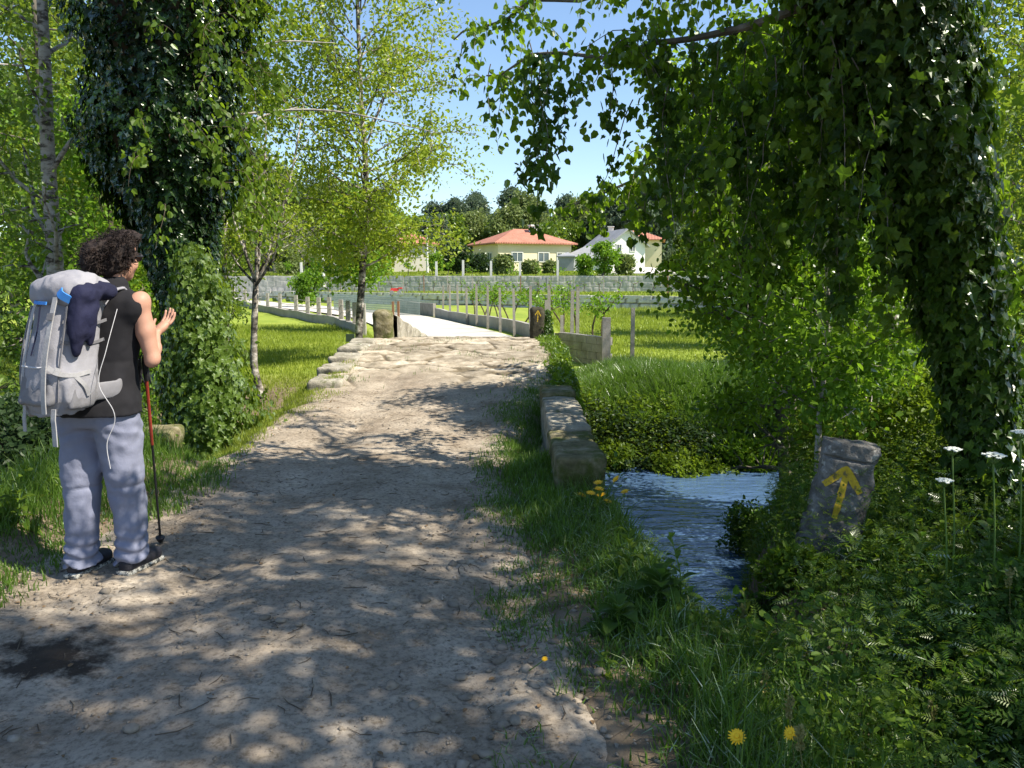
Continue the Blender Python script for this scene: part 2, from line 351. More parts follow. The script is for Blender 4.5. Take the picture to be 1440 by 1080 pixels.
# ---------------------------------------------------------------- path with paving slabs on the bridge
def path_surface():
    px = np.arange(-3.6, 1.31, .021); py = np.concatenate((np.arange(-5, 1.2, .12), np.arange(1.2, 16.3, .021)))
    X, Y = np.meshgrid(px, py, indexing='ij'); Z = path_z(X, Y)
    n = fbm(X*1.1, Y*1.1, None, 4, 21); fine = fbm(X*9, Y*9, None, 4, 31); mid = fbm(X*3, Y*2.4, None, 4, 41)
    slab = ss(9.0, 10.6, Y+1.6*fbm(X*.7, Y*.7, None, 3, 51)+.5*np.abs(X+.9))
    dirt = .045*n+.013*mid+.007*fine
    dirt = dirt-.028*np.exp(-((X+1.55+.12*n)/.2)**2)-.022*np.exp(-((X+.45+.15*n)/.22)**2)
    # hollow ruts and rough pebbly patch near right
    rough = ss(.05, .45, fbm(X*.9+3, Y*.9, None, 3, 61)+.35*ss(4.2, 2.2, Y))
    dirt = dirt+rough*.012*fbm(X*22, Y*22, None, 3, 71)
    dirt = dirt-.07*np.exp(-(((X-.02)/.22)**2+((Y-3.55)/.35)**2)) - .03*ss(.3, 0, np.abs(X+.15-.1*n))*ss(5, 3, Y)
    # paving: irregular slabs, longer across the way
    rng = np.random.default_rng(4); cs = []
    for ry in np.arange(7.5, 17, .4):
        xs = -3.4+rng.random()*.6
        while xs < 1.6:
            cs.append((xs+rng.normal()*.08, ry+rng.normal()*.12)); xs += .42+rng.random()*.6
    cs = np.array(cs); XX = X+.09*fbm(X*3, Y*3, None, 3, 81); YY = Y+.09*fbm(X*3, Y*3, None, 3, 91)
    d1 = np.full(X.shape, 9e9); d2 = d1.copy(); own = np.zeros(X.shape, int)
    for k, (cx, cy) in enumerate(cs):
        if cy < 7: continue
        d = ((XX-cx)*.62)**2+((YY-cy)*1.25)**2
        nw = d < d1; d2 = np.where(nw, d1, np.minimum(d2, d)); own = np.where(nw, k, own); d1 = np.where(nw, d, d1)
    e = np.sqrt(d2)-np.sqrt(d1); gap = 1-ss(.0, .09, e)
    rr = rng.random((len(cs), 4)); tx = (rr[own, 0]-.5)*.03; ty = (rr[own, 1]-.35)*.12
    st = (rr[own, 2]-.5)*.03 + tx*(X-cs[own, 0]) + ty*(Y-cs[own, 1]) + .026*fbm(X*7, Y*11, None, 5, 101) - .04*(1-ss(0, .06, e))
    Z = Z + dirt*(1-slab) + slab*st
    # sink the rim under the verge
    en = .16*fbm(X*2.2, Y*2.2, None, 4, 111)
    on = ss(9.8, 11, Y)
    rl_ = -.42+.2*on
    rim = np.maximum(ss(.05, 0, (X-PXL(Y)+en*(1-on*.8))) if 0 else np.clip((.05-(X-PXL(Y)+en*(1-on*.8)))/(.05-rl_), 0, 1), np.clip((.05-(PXR(Y)-X+en*(1-on*.8)))/(.05-rl_), 0, 1))
    rim = rim*rim*(3-2*rim)
    Z = Z-.2*rim
    Zt = terrain(X, Y)-.06; Z = np.where(rim > .93, np.minimum(Z, Zt), Z)
    return X, Y, Z, slab*(1-.6*0), gap*slab, rr[own, 3]*slab, rough
X, Y, Z, sl_, gp_, id_, rg_ = path_surface()
nx, ny = X.shape; i, j = np.meshgrid(np.arange(nx-1), np.arange(ny-1), indexing='ij'); a_ = (i*ny+j).ravel(); Fq = np.stack((a_, a_+ny, a_+ny+1, a_+1), 1)
def path_mat():
    m, nt, N, L = new('path'); p = N('ShaderNodeBsdfPrincipled'); o = N('ShaderNodeOutputMaterial'); L(p.outputs[0], o.inputs[0])
    g = N('ShaderNodeNewGeometry'); pos = g.outputs['Position']
    def A(n): a = N('ShaderNodeAttribute'); a.attribute_name = n; return a.outputs['Fac']
    n1 = noise_n(N, L, 2.3, 9, .72, pos); dirt = ramp(N, L, n1, [(.3, (.16, .13, .095)), (.5, (.29, .248, .195)), (.72, (.42, .37, .3))])
    n4 = noise_n(N, L, 38, 6, .75, pos); sp = ramp(N, L, n4, [(.36, (.5, .48, .45)), (.5, (1, 1, 1)), (.68, (1.25, 1.22, 1.18))]); dirt = mixc(N, L, 1.0, dirt, sp, 'MULTIPLY')
    # damp dark earth patch by the left foreground
    mp = N('ShaderNodeVectorMath'); mp.operation = 'DISTANCE'; L(pos, mp.inputs[0]); mp.inputs[1].default_value = tuple(gnd(75, 920))
    n5 = noise_n(N, L, 7, 6, .7, pos); ma = N('ShaderNodeMath'); ma.operation = 'MULTIPLY_ADD'; L(n5, ma.inputs[0]); ma.inputs[1].default_value = .9; L(mp.outputs['Value'], ma.inputs[2])
    f = ramp(N, L, ma.outputs[0], [(.56, (1, 1, 1)), (.72, (0, 0, 0))]); dirt = mixc(N, L, f, dirt, (.035, .027, .02))
    n6 = noise_n(N, L, 1.3, 6, .7, pos, (1, 1, 1)); f6 = ramp(N, L, n6, [(.5, (0, 0, 0)), (.72, (.55, .55, .55))]); dirt = mixc(N, L, f6, dirt, (.13, .095, .065))
    n2 = noise_n(N, L, 5, 9, .7, pos); stn = ramp(N, L, n2, [(.3, (.17, .145, .105)), (.5, (.36, .32, .26)), (.7, (.52, .48, .41))])
    idr = ramp(N, L, A('sid'), [(0, (.62, .6, .56)), (1, (1.12, 1.1, 1.05))]); stn = mixc(N, L, 1.0, stn, idr, 'MULTIPLY')
    c = mixc(N, L, A('slab'), dirt, stn); c = mixc(N, L, ramp(N, L, A('gap'), [(.2, (0, 0, 0)), (.8, (.85, .85, .85))]), c, (.1, .08, .05))
    L(c, p.inputs['Base Color']); p.inputs['Roughness'].default_value = .92; p.inputs['Specular IOR Level'].default_value = .2
    n3 = noise_n(N, L, 55, 8, .75, pos); b = N('ShaderNodeBump'); b.inputs['Strength'].default_value = .7; b.inputs['Distance'].default_value = .012; L(n3, b.inputs['Height']); L(b.outputs[0], p.inputs['Normal'])
    return m
o = mesh_np('path', np.stack((X, Y, Z), -1), Fq, path_mat(), None, True, {'slab': sl_, 'gap': gp_, 'sid': id_}); tag(o, kind='structure')
PZ = (X[:, 0], Y[0], Z)
def surf(x, y):
    x = np.asarray(x, float); y = np.asarray(y, float); t = terrain(x, y)
    ix = np.clip(np.searchsorted(PZ[0], x), 0, len(PZ[0])-1); iy = np.clip(np.searchsorted(PZ[1], y), 0, len(PZ[1])-1)
    ok = (x > -3.6) & (x < 1.3) & (y > -5) & (y < 16.2)
    return np.where(ok, np.maximum(t, PZ[2][ix, iy]), t)
# river
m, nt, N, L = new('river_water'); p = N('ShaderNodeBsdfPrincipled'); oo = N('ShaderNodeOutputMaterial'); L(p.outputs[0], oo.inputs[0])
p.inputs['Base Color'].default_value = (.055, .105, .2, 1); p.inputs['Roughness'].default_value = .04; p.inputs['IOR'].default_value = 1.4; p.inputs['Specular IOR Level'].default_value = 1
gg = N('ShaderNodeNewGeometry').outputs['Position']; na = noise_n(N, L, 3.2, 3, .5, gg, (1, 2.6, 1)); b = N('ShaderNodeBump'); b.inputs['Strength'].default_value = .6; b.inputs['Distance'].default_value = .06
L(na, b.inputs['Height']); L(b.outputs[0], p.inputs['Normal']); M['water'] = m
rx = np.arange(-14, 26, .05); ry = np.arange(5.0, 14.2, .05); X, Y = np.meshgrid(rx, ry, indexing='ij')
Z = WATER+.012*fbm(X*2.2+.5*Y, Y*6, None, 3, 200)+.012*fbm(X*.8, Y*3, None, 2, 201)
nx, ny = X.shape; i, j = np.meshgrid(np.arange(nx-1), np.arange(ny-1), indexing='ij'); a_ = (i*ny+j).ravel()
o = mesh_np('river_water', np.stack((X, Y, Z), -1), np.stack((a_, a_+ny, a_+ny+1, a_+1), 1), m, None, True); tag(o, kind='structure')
# road beyond the bridge (pale concrete)
M['conc'] = prin('pale_concrete', [(.3, (.36, .34, .3)), (.55, (.5, .48, .43)), (.75, (.58, .55, .5))], .9, .95, .4, .01, 30)
cl = curve([(-.9, 15.6), (-1.0, 19), (-1.6, 24), (-3.4, 30), (-6.2, 38), (-10.8, 46), (-17.5, 56), (-28, 72)], 80); wd = np.interp(np.arange(80), [0, 15, 40, 79], [1.5, 1.6, 1.7, 1.7])
t = np.gradient(cl, axis=0); t /= np.linalg.norm(t, axis=1)[:, None]; nr = np.stack((t[:, 1], -t[:, 0]), 1)
rows = []
for s in np.linspace(-1, 1, 9):
    q = cl+nr*(wd*s)[:, None]; rows.append(np.column_stack((q, np.maximum(path_z(q[:, 0], q[:, 1]), terrain(q[:, 0], q[:, 1], False))+.035)))
R_ = np.array(rows); k, n = R_.shape[:2]; i, j = np.meshgrid(np.arange(k-1), np.arange(n-1), indexing='ij'); a_ = (i*n+j).ravel()
o = mesh_np('road', R_, np.stack((a_, a_+1, a_+n+1, a_+n), 1)[:, ::-1], M['conc'], None, True); tag(o, kind='structure')
# ---------------------------------------------------------------- bridge body with arch (thing)
M['stone'] = prin('granite', [(.3, (.13, .12, .095)), (.5, (.27, .25, .2)), (.75, (.4, .38, .32))], 6, .95, .8, .02, 22, None, [(7, .58, (.09, .1, .04), .1), (14, .62, (.5, .49, .44), .06)])
M['mosstone'] = prin('mossy_granite', [(.3, (.06, .055, .03)), (.5, (.17, .15, .08)), (.7, (.3, .27, .19))], 7, .97, .9, .02, 30, None, [(5, .5, (.075, .09, .02), .12)])
M['wallst'] = prin('wall_granite', [(.3, (.34, .32, .29)), (.6, (.46, .44, .41)), (.8, (.56, .54, .5))], 3, .95, .7, .02, 12)
M['cblock'] = prin('weathered_concrete', [(.3, (.2, .185, .16)), (.6, (.33, .31, .28)), (.8, (.42, .4, .37))], 4, .95, .6, .015, 25)
br = empty('stone_bridge', (-.9, 9, 0), 'low granite slab bridge carrying the dirt track over the stream', 'bridge')
prof = [(5.6, -1.7)]
ys = np.arange(5.6, 13.81, .2); topz = path_z(0, ys)-.16
pts = [(5.6, -1.75)]+[(y, z) for y, z in zip(ys, topz)]+[(13.8, -1.75)]
arch = [(9.0+1.9*math.cos(a), -1.75+1.62*math.sin(a)) for a in np.linspace(0, math.pi, 15)]
mb = MB()
outl = pts+[(y, z) for y, z in arch]; npn = len(outl)
for xx in (-2.5, .66):
    pass
V = np.array([(-2.5, y, z) for y, z in outl]+[(.66, y, z) for y, z in outl]); Q = [(i, (i+1) % npn, (i+1) % npn+npn, i+npn) for i in range(npn)]
me = bpy.data.meshes.new('arch_body'); me.from_pydata([tuple(v-np.array((-.9, 9, 0))) for v in V], [], [tuple(range(npn-1, -1, -1)), tuple(range(npn, 2*npn))]+Q); me.materials.append(M['stone'])
o = bpy.data.objects.new('arch_body', me); COL.objects.link(o); o.parent = br
def rock(name, size, mat, seed, h=.02, amp=.03, f=4, rr=.04, parent=None, loc=(0, 0, 0), rz=0, tilt=0, **kw):
    s = SDF((-size[0]/2-.08, -size[1]/2-.08, -size[2]/2-.08), (size[0]/2+.08, size[1]/2+.08, size[2]/2+.08), h)
    s.box((0, 0, 0), (size[0]/2, size[1]/2, size[2]/2), rr, 0); s.noise(amp, f, 4, seed)
    def xf(V):
        c, sn = math.cos(tilt), math.sin(tilt); V = np.stack((V[:, 0]*c+V[:, 2]*sn, V[:, 1], -V[:, 0]*sn+V[:, 2]*c), 1)
        c, sn = math.cos(rz), math.sin(rz); V = np.stack((V[:, 0]*c-V[:, 1]*sn, V[:, 0]*sn+V[:, 1]*c, V[:, 2]), 1)
        return V+np.array(loc) if parent is not None else V
    o = s.build(name, mat, parent, world=parent is not None, xf=xf)
    if parent is None: o.location = [float(v) for v in loc]
    return o
# right-hand parapet blocks: part of the bridge
yy = [5.35, 6.35, 7.05, 7.9, 8.55]
for k in range(4):
    L_ = yy[k+1]-yy[k]-.004; xc = .47; zc = path_z(0, (yy[k]+yy[k+1])/2)+.02
    rock('parapet_block', (.34, L_, .6), M['mosstone' if k in (0, 3) else 'stone'], 40+k, .016, .024, 7, .02, br, (xc, (yy[k]+yy[k+1])/2, zc+[-.05, -.035, -.045, -.04][k]-.03), .012*(-1)**k)
for k, yk in enumerate((9.9, 10.75, 11.5, 12.35, 13.2)):
    rock('kerb_slab', (.42, .78, .24), M['stone'], 70+k, .02, .035, 5, .04, br, (float(PXL(yk))+.02, yk, float(path_z(0, yk))-.085), .06*(-1)**k, 0)
# stone markers at the bridge end
def arrow(parent, name, O, U, Rt, Nn, h, wd, mat, seed=0, thick=.05):
    """hand-painted arrow: O base centre, U up dir, Rt right dir, h height"""
    rng = np.random.default_rng(seed); O = np.array(O, float); U = np.array(U, float); Rt = np.array(Rt, float); Nn = np.array(Nn, float)
    def stroke(a, b, w0, w1, dz):
        a = np.array(a); b = np.array(b); n = 14; V = []
        d = (b-a)/np.linalg.norm(b-a); p = np.array((-d[1], d[0]))
        for i in range(n+1):
            t = i/n; c = a+(b-a)*t; ww = (w0+(w1-w0)*t)*(1+.22*rng.normal())
            for s in (-1, 1):
                q = c+p*ww*s/2*(1+.15*rng.normal()); V.append(O+Rt*q[0]*wd+U*q[1]*h+Nn*dz)
        mbb.add(V, [(2*i, 2*i+1, 2*i+3, 2*i+2) for i in range(n)])
    mbb = MB()
    stroke((-.06, 0), (.0, .92), thick, thick*.95, 0); stroke((-.5, .62), (.04, 1.0), thick*.95, thick, .0012); stroke((.0, 1.0), (.52, .5), thick, thick*.9, .0024)
    return mbb.build(name, mat, parent)
M['ypaint'] = prin('yellow_paint', [(.36, (.14, .12, .06)), (.46, (.5, .34, .03)), (.7, (.62, .44, .04))], 26, .9, .5, .003, 60)
sl = empty('bollard_stone', gnd(537, 477, .42), 'rounded upright granite stone left of the bridge crest with low sloping wall behind', 'stone')
c0 = at(524.5, 476, 14); c1 = at(551, 436, 14); wdt = c1[0]-c0[0]; hgt = c1[2]-c0[2]
sl.location = (float((c0[0]+c1[0])/2), 14.1, float(c0[2])-.03)
rock('upright', (wdt, .3, hgt+.1), M['mosstone'], 51, .015, .03, 5, .09, sl, ((c0[0]+c1[0])/2, 14.1, c0[2]+hgt/2-.05))
s = MB(); P0 = at(549, 442, 14.25); P1 = at(600, 478, 17.5)
n = 16
Va = []
for k in range(n+1):
    t = k/n; x = P0[0]+(P1[0]-P0[0])*t; y = 14.25+3.6*t; zt = (P0[2]-.04)+(path_z(0, 17.8)+.05-P0[2])*t+.02*math.sin(k*1.7); zb = path_z(0, y)-.3
    Va += [(x-.12, y, zb), (x+.12, y, zb), (x+.12, y, zt), (x+.07, y, zt+.03), (x-.07, y, zt+.03), (x-.12, y, zt)]
Qs = [(6*k+j, 6*k+(j+1) % 6, 6*k+6+(j+1) % 6, 6*k+6+j) for k in range(n) for j in range(6)]
s.add(Va, Qs); s.build('sloping_wall', M['stone'], sl)
sr = empty('arrow_stone', (.45, 14, .4), 'dark upright stone with small yellow arrow at the far right end of the bridge', 'waymark')
c0 = at(746, 476, 14); c1 = at(765, 433, 14); sr.location = (float((c0[0]+c1[0])/2), 14.0, float(c0[2]))
M['darkst'] = prin('dark_lichen_stone', [(.3, (.022, .02, .014)), (.6, (.06, .055, .035)), (.8, (.12, .11, .08))], 12, .95, .8, .01, 40)
xc = (c0[0]+c1[0])/2
rock('stone_body', (.25, .2, c1[2]-c0[2]+.12), M['darkst'], 53, .012, .02, 6, .07, sr, (xc, 14.05, (c0[2]+c1[2])/2-.04))
arrow(sr, 'yellow_arrow', (xc+.01, 13.925, c0[2]+.3), (0, 0, 1), (1, 0, 0), (0, -1, 0), .19, .1, M['ypaint'], 3, .16)
# marker stone beside the stream
ms = gnd(1159, 800, -.2); ms[2] += .06
mk = empty('waymark_stone', (ms[0], ms[1], ms[2]), 'leaning grey lichened stone slab with painted yellow arrow beside the stream', 'waymark')
M['lich'] = prin('lichened_granite', [(.3, (.045, .042, .038)), (.48, (.13, .125, .115)), (.7, (.26, .25, .235))], 9, .95, .9, .012, 45, None, [(10, .6, (.42, .41, .38), .06), (5, .63, (.05, .05, .02), .08)])
tl = rad(7.5)
s = SDF((-.3, -.2, -.35), (.3, .2, .85), .009)
s.stack([(-.3, -.03, 0, .2, .11), (.0, -.02, 0, .165, .1), (.12, .0, 0, .146, .09), (.4, .012, 0, .142, .085), (.7, .02, 0, .138, .08)], 0, 5); s.F = s.F-.004
s.box((.02, 0, .622), (.3, .115, .006), .003, 0, sub=False) if False else None
s.noise(.016, 7, 5, 3); s.noise(.012, 30, 3, 5)
# saw-cut groove near top
sl_i, (GX, GY, GZ) = s.grid(); zz = .6-.12*GX*0
gr = np.maximum(np.abs(GZ-(.615+.02*GX))-.006, -(GY+.055)*-1); s.F = np.maximum(s.F, -np.maximum(np.abs(GZ-(.615-.03*GX))-.006, GY+.062)).astype(np.float32)
rzm = rad(-14)
def xfm(V):
    c, sn = math.cos(tl), math.sin(tl); V = np.stack((V[:, 0]*c+V[:, 2]*sn, V[:, 1], -V[:, 0]*sn+V[:, 2]*c), 1)
    c, sn = math.cos(rzm), math.sin(rzm); return np.stack((V[:, 0]*c-V[:, 1]*sn, V[:, 0]*sn+V[:, 1]*c, V[:, 2]), 1)
s.build('slab', M['lich'], mk, xf=xfm)
def xfv(v): return xfm(np.array([v], float))[0]
# paint follows the rough face: project onto slab front in slab space
rng = np.random.default_rng(5); mbp = MB()
def front_y(x, z):
    r_ = []
    for dx in (-1, 0, 1):
        for dz in (-1, 0, 1):
            ii = int(round((x-s.lo[0])/s.h))+dx; kk = int(round((z-s.lo[2])/s.h))+dz; c_ = s.F[ii, :, kk]; q = np.argmax(c_ < 0); r_.append(s.lo[1]+(q-c_[q]/(c_[q]-c_[q-1]))*s.h)
    return float(np.mean(r_))-.0045
def pstroke(a, b, w):
    a = np.array(a, float); b = np.array(b, float); n = 30; d = (b-a)/np.linalg.norm(b-a); p = np.array((-d[1], d[0])); V = []
    ph = rng.random()*9
    for i in range(n+1):
        t = i/n; c = a+(b-a)*t; ww = w*(1+.25*float(vn(t*7+ph, .5, None, 3)))*(1-.25*(abs(2*t-1)**6))
        for q in np.linspace(-.5, .5, 5):
            v = c+p*ww*(q+.02*rng.normal()); V.append((v[0], front_y(v[0], v[1]), v[1]))
    V = xfm(np.array(V)); mbp.add(V, [(5*i+j, 5*i+j+1, 5*i+j+6, 5*i+j+5) for i in range(n) for j in range(4)])
pstroke((-.012, .275), (.008, .54), .038); pstroke((-.1, .455), (.012, .575), .04); pstroke((-.004, .575), (.095, .44), .04)
mbp.build('yellow_arrow', M['ypaint'], mk, world=False, smooth=True)
# mossy block half hidden behind the hiker (left parapet start)
g = gnd(205, 650, 0); o = rock('mossy_block', (.3, .6, .42), M['mosstone'], 61, .014, .045, 5, .05, None, (g[0]-.03, g[1]+.3, .0), rad(8)); tag(o, 'moss-covered stone block at the left verge just beyond the hiker', 'stone')
for k, (u, v, sz) in enumerate([(430, 548, .55), (405, 560, .4)]):
    pass
# ---------------------------------------------------------------- pebbles, litter on the path
M['peb'] = prin('pebbles', [(.3, (.13, .11, .085)), (.6, (.25, .215, .17)), (.8, (.36, .33, .28))], 8, .9, .3, .004, 60)
def scatter_stones(n, xr, yr, smin, smax, seed, dens=None):
    rng = np.random.default_rng(seed); x = rng.uniform(*xr, n); y = rng.uniform(*yr, n)
    k = np.ones(n, bool) if dens is None else rng.random(n) < dens(x, y); x, y = x[k], y[k]; n = len(x)
    ico = bmesh_ico(); V0, F0 = ico; s = smin+(smax-smin)*rng.random(n)**4
    V = V0[None]*(1+.25*rng.normal(size=(n, len(V0), 1)).clip(-1.2, 1.2)); V = V*s[:, None, None]*np.stack((1+.5*rng.random(n), .8+.4*rng.random(n), .45+.35*rng.random(n)), 1)[:, None]
    a = rng.random(n)*6.28; c, sn = np.cos(a)[:, None], np.sin(a)[:, None]; V = np.stack((V[..., 0]*c-V[..., 1]*sn, V[..., 0]*sn+V[..., 1]*c, V[..., 2]), -1)
    V += np.stack((x, y, surf(x, y)+s*.12), 1)[:, None]; F = (F0[None]+np.arange(n)[:, None, None]*len(V0)).reshape(-1, 3)
    return V.reshape(-1, 3), F
import bmesh
def bmesh_ico(sub=1):
    bm = bmesh.new(); bmesh.ops.create_icosphere(bm, subdivisions=sub, radius=1); V = np.array([v.co[:] for v in bm.verts]); F = np.array([[v.index for v in f.verts] for f in bm.faces]); bm.free(); return V, F
def pd(x, y):
    return np.clip((.12+1.2*ss(-.1, .35, fbm(x*.9+3, y*.9, None, 3, 61)+.35*ss(4.2, 2.2, y))*ss(9, 3, y)+.9*np.exp(-((x-.0)/.35)**2)*ss(6, 4, y)), 0, 1)*((x > PXL(y)+.05) & (x < PXR(y)+.5))*(np.hypot(x-gnd(75, 920)[0], y-gnd(75, 920)[1]) > .38)
V, F = scatter_stones(24000, (-3.2, 1.0), (1.4, 9.5), .002, .011, 1, pd); V2, F2 = scatter_stones(1500, (-2.6, .8), (1.6, 6.0), .005, .024, 2, lambda x, y: pd(x, y)*.8)
V3, F3 = scatter_stones(420, (-.9, .75), (1.8, 4.6), .012, .03, 3, lambda x, y: np.exp(-((x-.05)/.3)**2)*.9+.06); V2 = np.vstack((V2, V3)); F2 = np.vstack((F2, F3+len(V2)-len(V3)))
o = mesh_np('gravel', np.vstack((V, V2)), np.vstack((F, F2+len(V))), M['peb'], None, True); tag(o, 'loose grey gravel and pebbles strewn over the dirt track', 'gravel', kind='stuff')
rng = np.random.default_rng(8); mb = MB()
for k in range(420):
    x = rng.uniform(-2.6, .6); y = rng.uniform(1.8, 9); l = rng.uniform(.02, .13); a = rng.random()*6.28; q = np.array([(x+math.cos(a)*l*t+.008*rng.normal(), y+math.sin(a)*l*t+.008*rng.normal()) for t in (0, .5, 1)])
    if not (PXL(y) < x < PXR(y)+.3): continue
    mb.tube(np.column_stack((q, surf(q[:, 0], q[:, 1])+.005)), [.0022, .002, .001], 4, False)
o = mb.build('twig_litter', M['twig']); tag(o, 'thin dead twigs and bits littering the dirt track', 'litter', kind='stuff')
for (u, v, r, lb) in [(395, 880, .022, 'pale round stone embedded in the track at left centre'), (420, 887, .02, 'pale flat stone beside the round one on the track'), (705, 905, .026, 'largest rounded stone on the right side of the track'), (550, 963, .035, 'brown flat stone in the pale gravel patch'), (648, 946, .024, 'tan stone right of the brown flat stone'), (612, 1005, .024, 'pale stone on the gravel near the lower frame edge'), (725, 1012, .028, 'white cobble near the right track edge'), (184, 1027, .026, 'grey cobble in the lower left of the track')]:
    g = gnd(u, v, 0.0); z = float(surf(g[0], g[1])); s = SDF((-.06,)*3, (.06,)*3, .004); r *= .72; s.ell((0, 0, 0), (r*1.2, r, r*.75), 0); s.noise(.012, 28, 3, u); o = s.build('track_stone', M['peb']); o.location = (float(g[0]), float(g[1]), z+.008); tag(o, lb, 'stone')

g = gnd(1000, 905, -.45); o = rock('bank_stone', (.3, .25, .2), M['mosstone'], 66, .01, .05, 6, .08, None, (g[0], g[1], float(terrain(g[0], g[1]))+.03), .4); tag(o, 'brown mossy stone at the foot of the notch in the near stream bank', 'stone')
# ---------------------------------------------------------------- foliage tools
LT = {
 'leaf': (np.array([(0, 0, 0), (.22, .27, .07), (.62, .27, .06), (1, 0, -.05), (.62, -.27, .06), (.22, -.27, .07)]), [(0, 3, 2, 1), (0, 5, 4, 3)]),
 'round': (np.array([(0, 0, 0), (.15, .36, .06), (.6, .36, .05), (1, 0, -.05), (.6, -.36, .05), (.15, -.36, .06)]), [(0, 3, 2, 1), (0, 5, 4, 3)]),
 'long': (np.array([(0, 0, 0), (.3, .11, .04), (.65, .1, .02), (1, 0, -.14), (.65, -.1, .02), (.3, -.11, .04)]), [(0, 3, 2, 1), (0, 5, 4, 3)]),
 'rhomb': (np.array([(0, 0, 0), (.45, .3, 0), (1, 0, 0), (.45, -.3, 0)]), [(0, 1, 2, 3)]),
 'frond': (np.array([p for k in range(6) for sd in (-1, 1) for p in ((.14+.14*k, 0, -.02*k), (.2+.14*k, sd*.13*(1.15-.15*k), .02-.02*k), (.3+.14*k, sd*.3*(1.1-.16*k), -.02*k), (.27+.14*k, sd*.1*(1.1-.15*k), -.02*k))]), [tuple(range(4*q, 4*q+4)) for q in range(12)]),
 'needle': (np.array([(0, 0, 0), (.4, .07, 0), (1, 0, 0), (.4, -.07, 0)]), [(0, 1, 2, 3)]),
 'ivy': (np.array([(.36, 0, -.05), (.02, 0, 0), (-.14, .24, .03), (.1, .34, .05), (.3, .5, .02), (.5, .23, .04), (1, 0, -.08), (.5, -.23, .04), (.3, -.5, .02), (.1, -.34, .05), (-.14, -.24, .03)]),
         [(0, 1, 2, 3), (0, 3, 4, 5), (0, 5, 6, 7), (0, 7, 8, 9), (0, 9, 10, 1)]),
}
def nrm(v): return v/(np.linalg.norm(v, axis=-1, keepdims=True)+1e-9)
def leaves(P, T, Nn, size, kind='leaf', rng=None, var=.35):
    """leaf blades at P pointing along T with face normal ~Nn; returns V, F"""
    V0, F0 = LT[kind]; n = len(P); rng = rng or np.random.default_rng(1)
    T = nrm(T); B = nrm(np.cross(Nn, T)); N2 = np.cross(T, B); s = size*(1-var+2*var*rng.random(n))
    V = P[:, None]+s[:, None, None]*(V0[None, :, 0:1]*T[:, None]+V0[None, :, 1:2]*B[:, None]+V0[None, :, 2:3]*N2[:, None])
    F = (np.array(F0)[None]+np.arange(n)[:, None, None]*len(V0)).reshape(-1, 4)
    return V.reshape(-1, 3), F
def rdir(n, rng): return nrm(rng.normal(size=(n, 3)))
class LB:   # leaf batch
    def __init__(s): s.V = []; s.F = []; s.n = 0
    def add(s, VF): s.V.append(VF[0]); s.F.append(VF[1]+s.n); s.n += len(VF[0])
    def build(s, name, mat, parent=None): return mesh_np(name, np.vstack(s.V), np.vstack(s.F), mat, parent)
def cloud_leaves(C, n_each, sig, size, kind, rng, up=.5, droop=.3):
    P = np.repeat(C, n_each, 0); P = P+rng.normal(size=P.shape)*sig*np.array((1, 1, .75)); n = len(P)
    Nn = nrm(rdir(n, rng)+np.array((0, 0, up))); T = rdir(n, rng)+np.array((0, 0, -droop)); return leaves(P, T, Nn, size, kind, rng)
def make_tree(name, label, cat, base, tpts, tr, limbs, lsize=.05, kind='leaf', mat='left', bark='bark', per=14, sig=.13, subs=7, seed=1, group=None, prof=None, R=1.5, t0=.3, rise=.4, leafdens=1., twigs=True, droop=.3, keep=None, root=None, sublen=.4, clusters=5):
    """trunk through tpts, limbs with sub-branches, leaves in clusters along them"""
    rng = np.random.default_rng(seed); root = root or empty(name, base, label, cat, group)
    tp = curve(tpts, 22); tp[:, :2] += .03*tr/.1*np.stack((vn(np.arange(22)*.45, seed, None, 1), vn(np.arange(22)*.45, seed, None, 2)), 1)
    tb = MB(); rr = tr*(1-.8*np.linspace(0, 1, 22)**1.2); rr[0] *= 1.35; tb.tube(tp, rr, 12)
    C = []; prof = prof or (lambda t: math.sin(math.pi*(.12+.83*t))**.7)
    for k in range(limbs):
        t = (k+.5*rng.random())/limbs; s = t0+(1-t0)*t; q = s*21; i = min(int(q), 20); p0 = tp[i]+(tp[i+1]-tp[i])*(q-i)
        az = k*2.4+rng.normal()*.4; Ln = R*prof(t)*(.75+.5*rng.random()); el = rise+.5*t+.15*rng.normal()
        d = np.array((math.cos(az)*math.cos(el), math.sin(az)*math.cos(el), math.sin(el)))
        lp = [p0]
        for m_ in range(5):
            d = nrm(d+.22*rng.normal(size=3)+np.array((0, 0, .05-.12*(m_ > 2)*droop*2))); lp.append(lp[-1]+d*Ln/5)
        lp = np.array(lp); r0 = max(.006, rr[i]*.42); tb.tube(curve(lp, 9), np.linspace(r0, .004, 9), 6, False)
        for m_ in range(subs):
            f = .25+.75*(m_+rng.random())/subs; q = f*5; i2 = min(int(q), 4); p1 = lp[i2]+(lp[i2+1]-lp[i2])*(q-i2)
            d2 = nrm((lp[-1]-lp[0])/Ln+.9*rng.normal(size=3)); l2 = Ln*sublen*(.6+.6*rng.random())*(1.15-.5*f)
            sp = np.array([p1, p1+d2*l2*.5+rng.normal(size=3)*.05*l2, p1+d2*l2+np.array((0, 0, -.25*droop*l2))])
            if twigs: tb.tube(sp, [r0*.35+.002, r0*.2+.0015, .0015], 4, False)
            tt = rng.random(clusters)**.8
            C.append(np.array([sp[0]*(1-a)**2+sp[1]*2*a*(1-a)+sp[2]*a*a for a in tt]))
    C = np.vstack(C)
    if keep is not None: C = C[keep(C)]
    C = C[rng.random(len(C)) < leafdens]
    tb.build('trunk', M[bark], root, True)
    lb = LB(); lb.add(cloud_leaves(C, per, sig, lsize, kind, rng, .6, droop)); lb.build('crown', M[mat], root)
    return root
